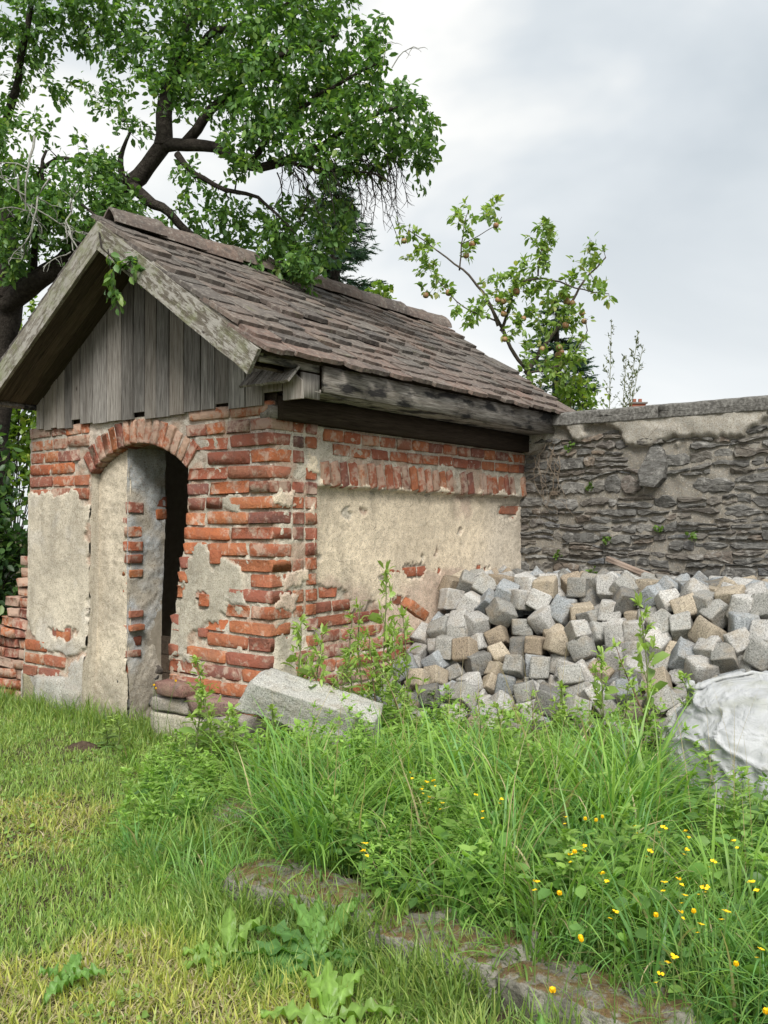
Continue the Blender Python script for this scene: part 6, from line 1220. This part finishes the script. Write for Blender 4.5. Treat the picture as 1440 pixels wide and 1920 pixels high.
FV = [make_flower(i, i % 2) for i in range(4)]; fu = [False]*4
FS = [(768, 1449, 0), (800, 1462, 0), (812, 1463, 0), (797, 1478, 0), (803, 1493, 0), (819, 1503, 0), (889, 1488, 0), (895, 1521, 0), (290, 1284, 1), (309, 1275, 1), (300, 1292, 1), (672, 1578, 0), (686, 1592, 0), (1049, 1530, 0), (1082, 1533, 1), (1135, 1547, 1), (1095, 1583, 0), (1121, 1619, 1), (1128, 1636, 0), (1022, 1646, 1), (1284, 1557, 0), (1290, 1588, 0), (1273, 1645, 0), (1270, 1672, 0), (1276, 1706, 0), (1300, 1725, 0), (1279, 1708, 1), (1148, 1700, 0), (1207, 1711, 1), (1228, 1650, 0), (1332, 1611, 0), (1328, 1657, 0), (1073, 1755, 1), (1019, 1766, 1), (1230, 1819, 0), (1334, 1884, 1), (1396, 1808, 1), (1412, 1770, 0), (1040, 1869, 1), (1263, 1782, 0), (1215, 1592, 0), (1180, 1548, 0), (1312, 1660, 0), (1404, 1655, 0), (1000, 1650, 0), (1372, 1577, 0), (1114, 1534, 1), (945, 1495, 0), (1240, 1548, 0), (1345, 1700, 0), (1065, 1600, 0)]
def fl_zone(px, py, kd):
    nm = 'yellow buttercup' if kd else 'four petalled yellow flower'
    z = ('before the dark doorway' if px < 400 else 'behind the farthest mossy edging stone' if px < 720 else 'in the grass cluster below the granite block' if px < 900 else 'in the tall grass below the heap' if py < 1560 else
         'in the weeds near the tarpaulin' if px > 1320 else 'beside the closest edging stone' if py > 1740 else 'in the weeds right of the edging stones')
    return nm, z
ORD = ['leftmost', 'second', 'third', 'fourth', 'fifth', 'sixth', 'seventh', 'eighth', 'ninth', 'tenth', 'eleventh', 'twelfth', 'thirteenth', 'fourteenth', 'fifteenth']
def fl_lab(px, py, kd):
    me = fl_zone(px, py, kd); L = sorted([q for q in FS if fl_zone(*q) == me]); i = L.index((px, py, kd))
    if len(L) == 1: return me[0]+' '+me[1]
    return me[0]+' '+me[1]+', '+('leftmost' if i == 0 else 'rightmost' if i == len(L)-1 else ORD[i]+' from the left')
for i, (px, py, kd) in enumerate(FS):
    k = kd+2*(i % 2); hz = {True: .42, False: .36}[px < 400]; Yd = FPX*(1.5-hz-.08)/(py-988+28-28) if py > 1300 else 6.0
    if px < 400: Yd = 5.95
    p = at(px, py, Yd); g = gz1(p.x, p.y); src, top = FV[k]; h = p.z-g; o = src if not fu[k] else copy_tree(src); fu[k] = True
    o.rotation_euler = (0, 0, rnd.uniform(0, 6.28)); f = rnd.uniform(.7, 1.05); o.scale = (f*1.25, f*1.25, 1)
    for ch in o.children:
        if ch.name.startswith('stem'): ch.scale = (1, 1, h/.35)
        else: ch.location = (0, 0, h-.35); ch.scale = (1, 1, 1)
    o.location = (p.x, p.y, g); tag(o, fl_lab(px, py, kd), 'flower', 'yellow wildflowers among the weeds')
# ---- broad leaved rosettes
def big_leaf(seed, L, W, wav, col):
    r = np.random.default_rng(seed); nu, nv = 15, 7; u, v = np.meshgrid(np.linspace(0, 1, nu), np.linspace(-1, 1, nv), indexing='ij'); w = W*.5*np.sin(np.clip(u*1.02, 0, 1)**.8*math.pi)**.7*(.35+.65*sm(u, 0, .35)); w = w*(1+.10*np.sin(u*38+seed)*np.abs(v)*wav)
    X = u*L; Y = v*w; Z = .30*L*u-.42*L*u*u+np.abs(v)**1.5*w*.35+.012*np.sin(u*30+v*2+seed)*np.abs(v)*wav+.010*np.sin(u*17+3*v)
    V = np.stack([X, Y, Z], -1).reshape(-1, 3); i = np.arange(nu-1)[:, None]*nv; j = np.arange(nv-1)[None, :]; F = np.stack([i+j, i+nv+j, i+nv+j+1, i+j+1], -1).reshape(-1, 4)
    C = np.array(col)*(1+.35*np.exp(-(v/.12)**2)+.10*np.cos(u*60-np.abs(v)*6))[..., None]*r.uniform(.9, 1.1); return mesh('leaf', V, F, True, C.reshape(-1, 3))
def rosette(x, y, spec, lab, name='dock_plant', cat='plant', seed=0):
    root = tag(empty(name, (x, y, gz1(x, y))), lab, cat)
    for i, (az, L, W, tilt, col) in enumerate(spec): put('leaf', big_leaf(seed+i, L*1.05, W*.85, 1 if name == 'dock_plant' else 1.3, col), LEAF, root, (0, 0, .05), (rnd.uniform(-.2, .2), -tilt*.75+.12, math.radians(az)))
G1, G2, G3 = (.13, .27, .08), (.17, .32, .08), (.22, .36, .08)
rosette(-.22, 3.06, [(172, .30, .10, .20, G1), (192, .22, .10, .02, G1), (150, .27, .09, .5, G1), (5, .27, .10, .15, G1), (-20, .24, .08, .10, G1), (95, .26, .07, .85, G2), (120, .26, .06, .95, G2), (-80, .2, .08, .0, G1), (225, .18, .09, 0, G1), (60, .28, .07, .8, G2)], 'large broad leaved dock plant spreading its leaves before the mossy edging stones', seed=1)
rosette(-.03, 3.34, [(30, .26, .10, .75, G1), (60, .24, .11, .6, G1), (10, .2, .08, .5, G1)], 'upright grey green dock leaves behind the large dock plant', seed=20)
rosette(-.52, 3.08, [(100, .20, .06, .95, G3), (170, .16, .06, .3, G3), (200, .15, .06, .2, G3), (60, .18, .06, .8, G3), (240, .13, .06, .1, G3)], 'light green dandelion rosette left of the bare soil', 'dandelion_plant', seed=30)
rosette(-.16, 2.68, [(a, .2, .06, t, G3) for a, t in ((95, 1.0), (120, .8), (60, .8), (170, .3), (10, .4), (220, .2), (320, .2), (270, .2), (75, .6))], 'bright yellow green dandelion rosette in the foreground grass', 'dandelion_plant', seed=40)
rosette(.46, 2.42, [(a, .17, .07, t, G2) for a, t in ((100, .9), (60, .7), (160, .4), (20, .3), (250, .2))], 'light green leafy rosette at the bottom edge below the closest edging stone', 'dandelion_plant', seed=50)
rosette(-1.0, 2.9, [(a, .11, .05, t, G2) for a, t in ((90, .7), (20, .4), (160, .4), (250, .2))], 'small rosette of rounded leaves alone in the mown lawn', 'dandelion_plant', seed=60)
# small plants rooted in the joints of the stone wall
for i, (px, py, lab) in enumerate(((1108, 912, 'yellow green seedling in a joint of the upper stone wall'), (1236, 994, 'small fern tuft in the middle of the stone wall'), (1138, 1014, 'tiny seedling below the pale flat stone of the wall'), (1300, 1007, 'tiny green tuft farthest right on the stone wall'), (1068, 838, 'ivy seedling under the coping near the roof end'), (1045, 1040, 'green tuft low on the wall near the shed'), (1110, 1070, 'yellow green tuft just above the heap'))):
    a_ = (px-720)/FPX; w = 0
    ox, oy = CX+.608*3.40, CY+.794*3.40; s_ = (ox-a_*oy)/(.794+a_*.608); p = Vector((ox-.794*s_, oy+.608*s_, 1.5+(988-py)/FPX*(oy+.608*s_))); r = np.random.default_rng(i); n = 16; root = tag(empty('wall_seedling', tuple(p)), lab, 'plant', 'seedlings rooted in the stone wall'); d = np.stack([-.608+r.normal(0, .6, n), -.794+r.normal(0, .3, n), r.normal(.1, .6, n)], 1)
    c = np.array((.12, .21, .045))*r.uniform(.7, 1.4, (n, 1)); put('leaves', leaves('leaves', r.normal(0, .018, (n, 3)), d, r.normal(0, 1, (n, 3)), r.uniform(.03, .055, n), r.uniform(.02, .035, n), c), LEAF, root)
# dried creeper on the wall near the shed
T = Tubes(); r = np.random.default_rng(77)
for k in range(16):
    w = r.uniform(.10, .40); z0 = r.uniform(2.0, 2.32); pts = []; x = w
    g_ = r.uniform(.02, .05); v_ = 0
    for i in range(14): v_ = v_*.6+r.normal(0, .022); x += v_; pts.append((3.375-.02*math.sin(i+k)**2, -x, z0-i*g_))
    T.add(pts, np.linspace(.004, .0015, 14), 4, (.20, .16, .12))
o = put('dried_creeper', T.mesh('dried_creeper'), STEM, None, (CX, CY, 0), (0, 0, RZ)); tag(o, 'dry brown creeper stems hanging on the stone wall beside the shed', 'creeper')
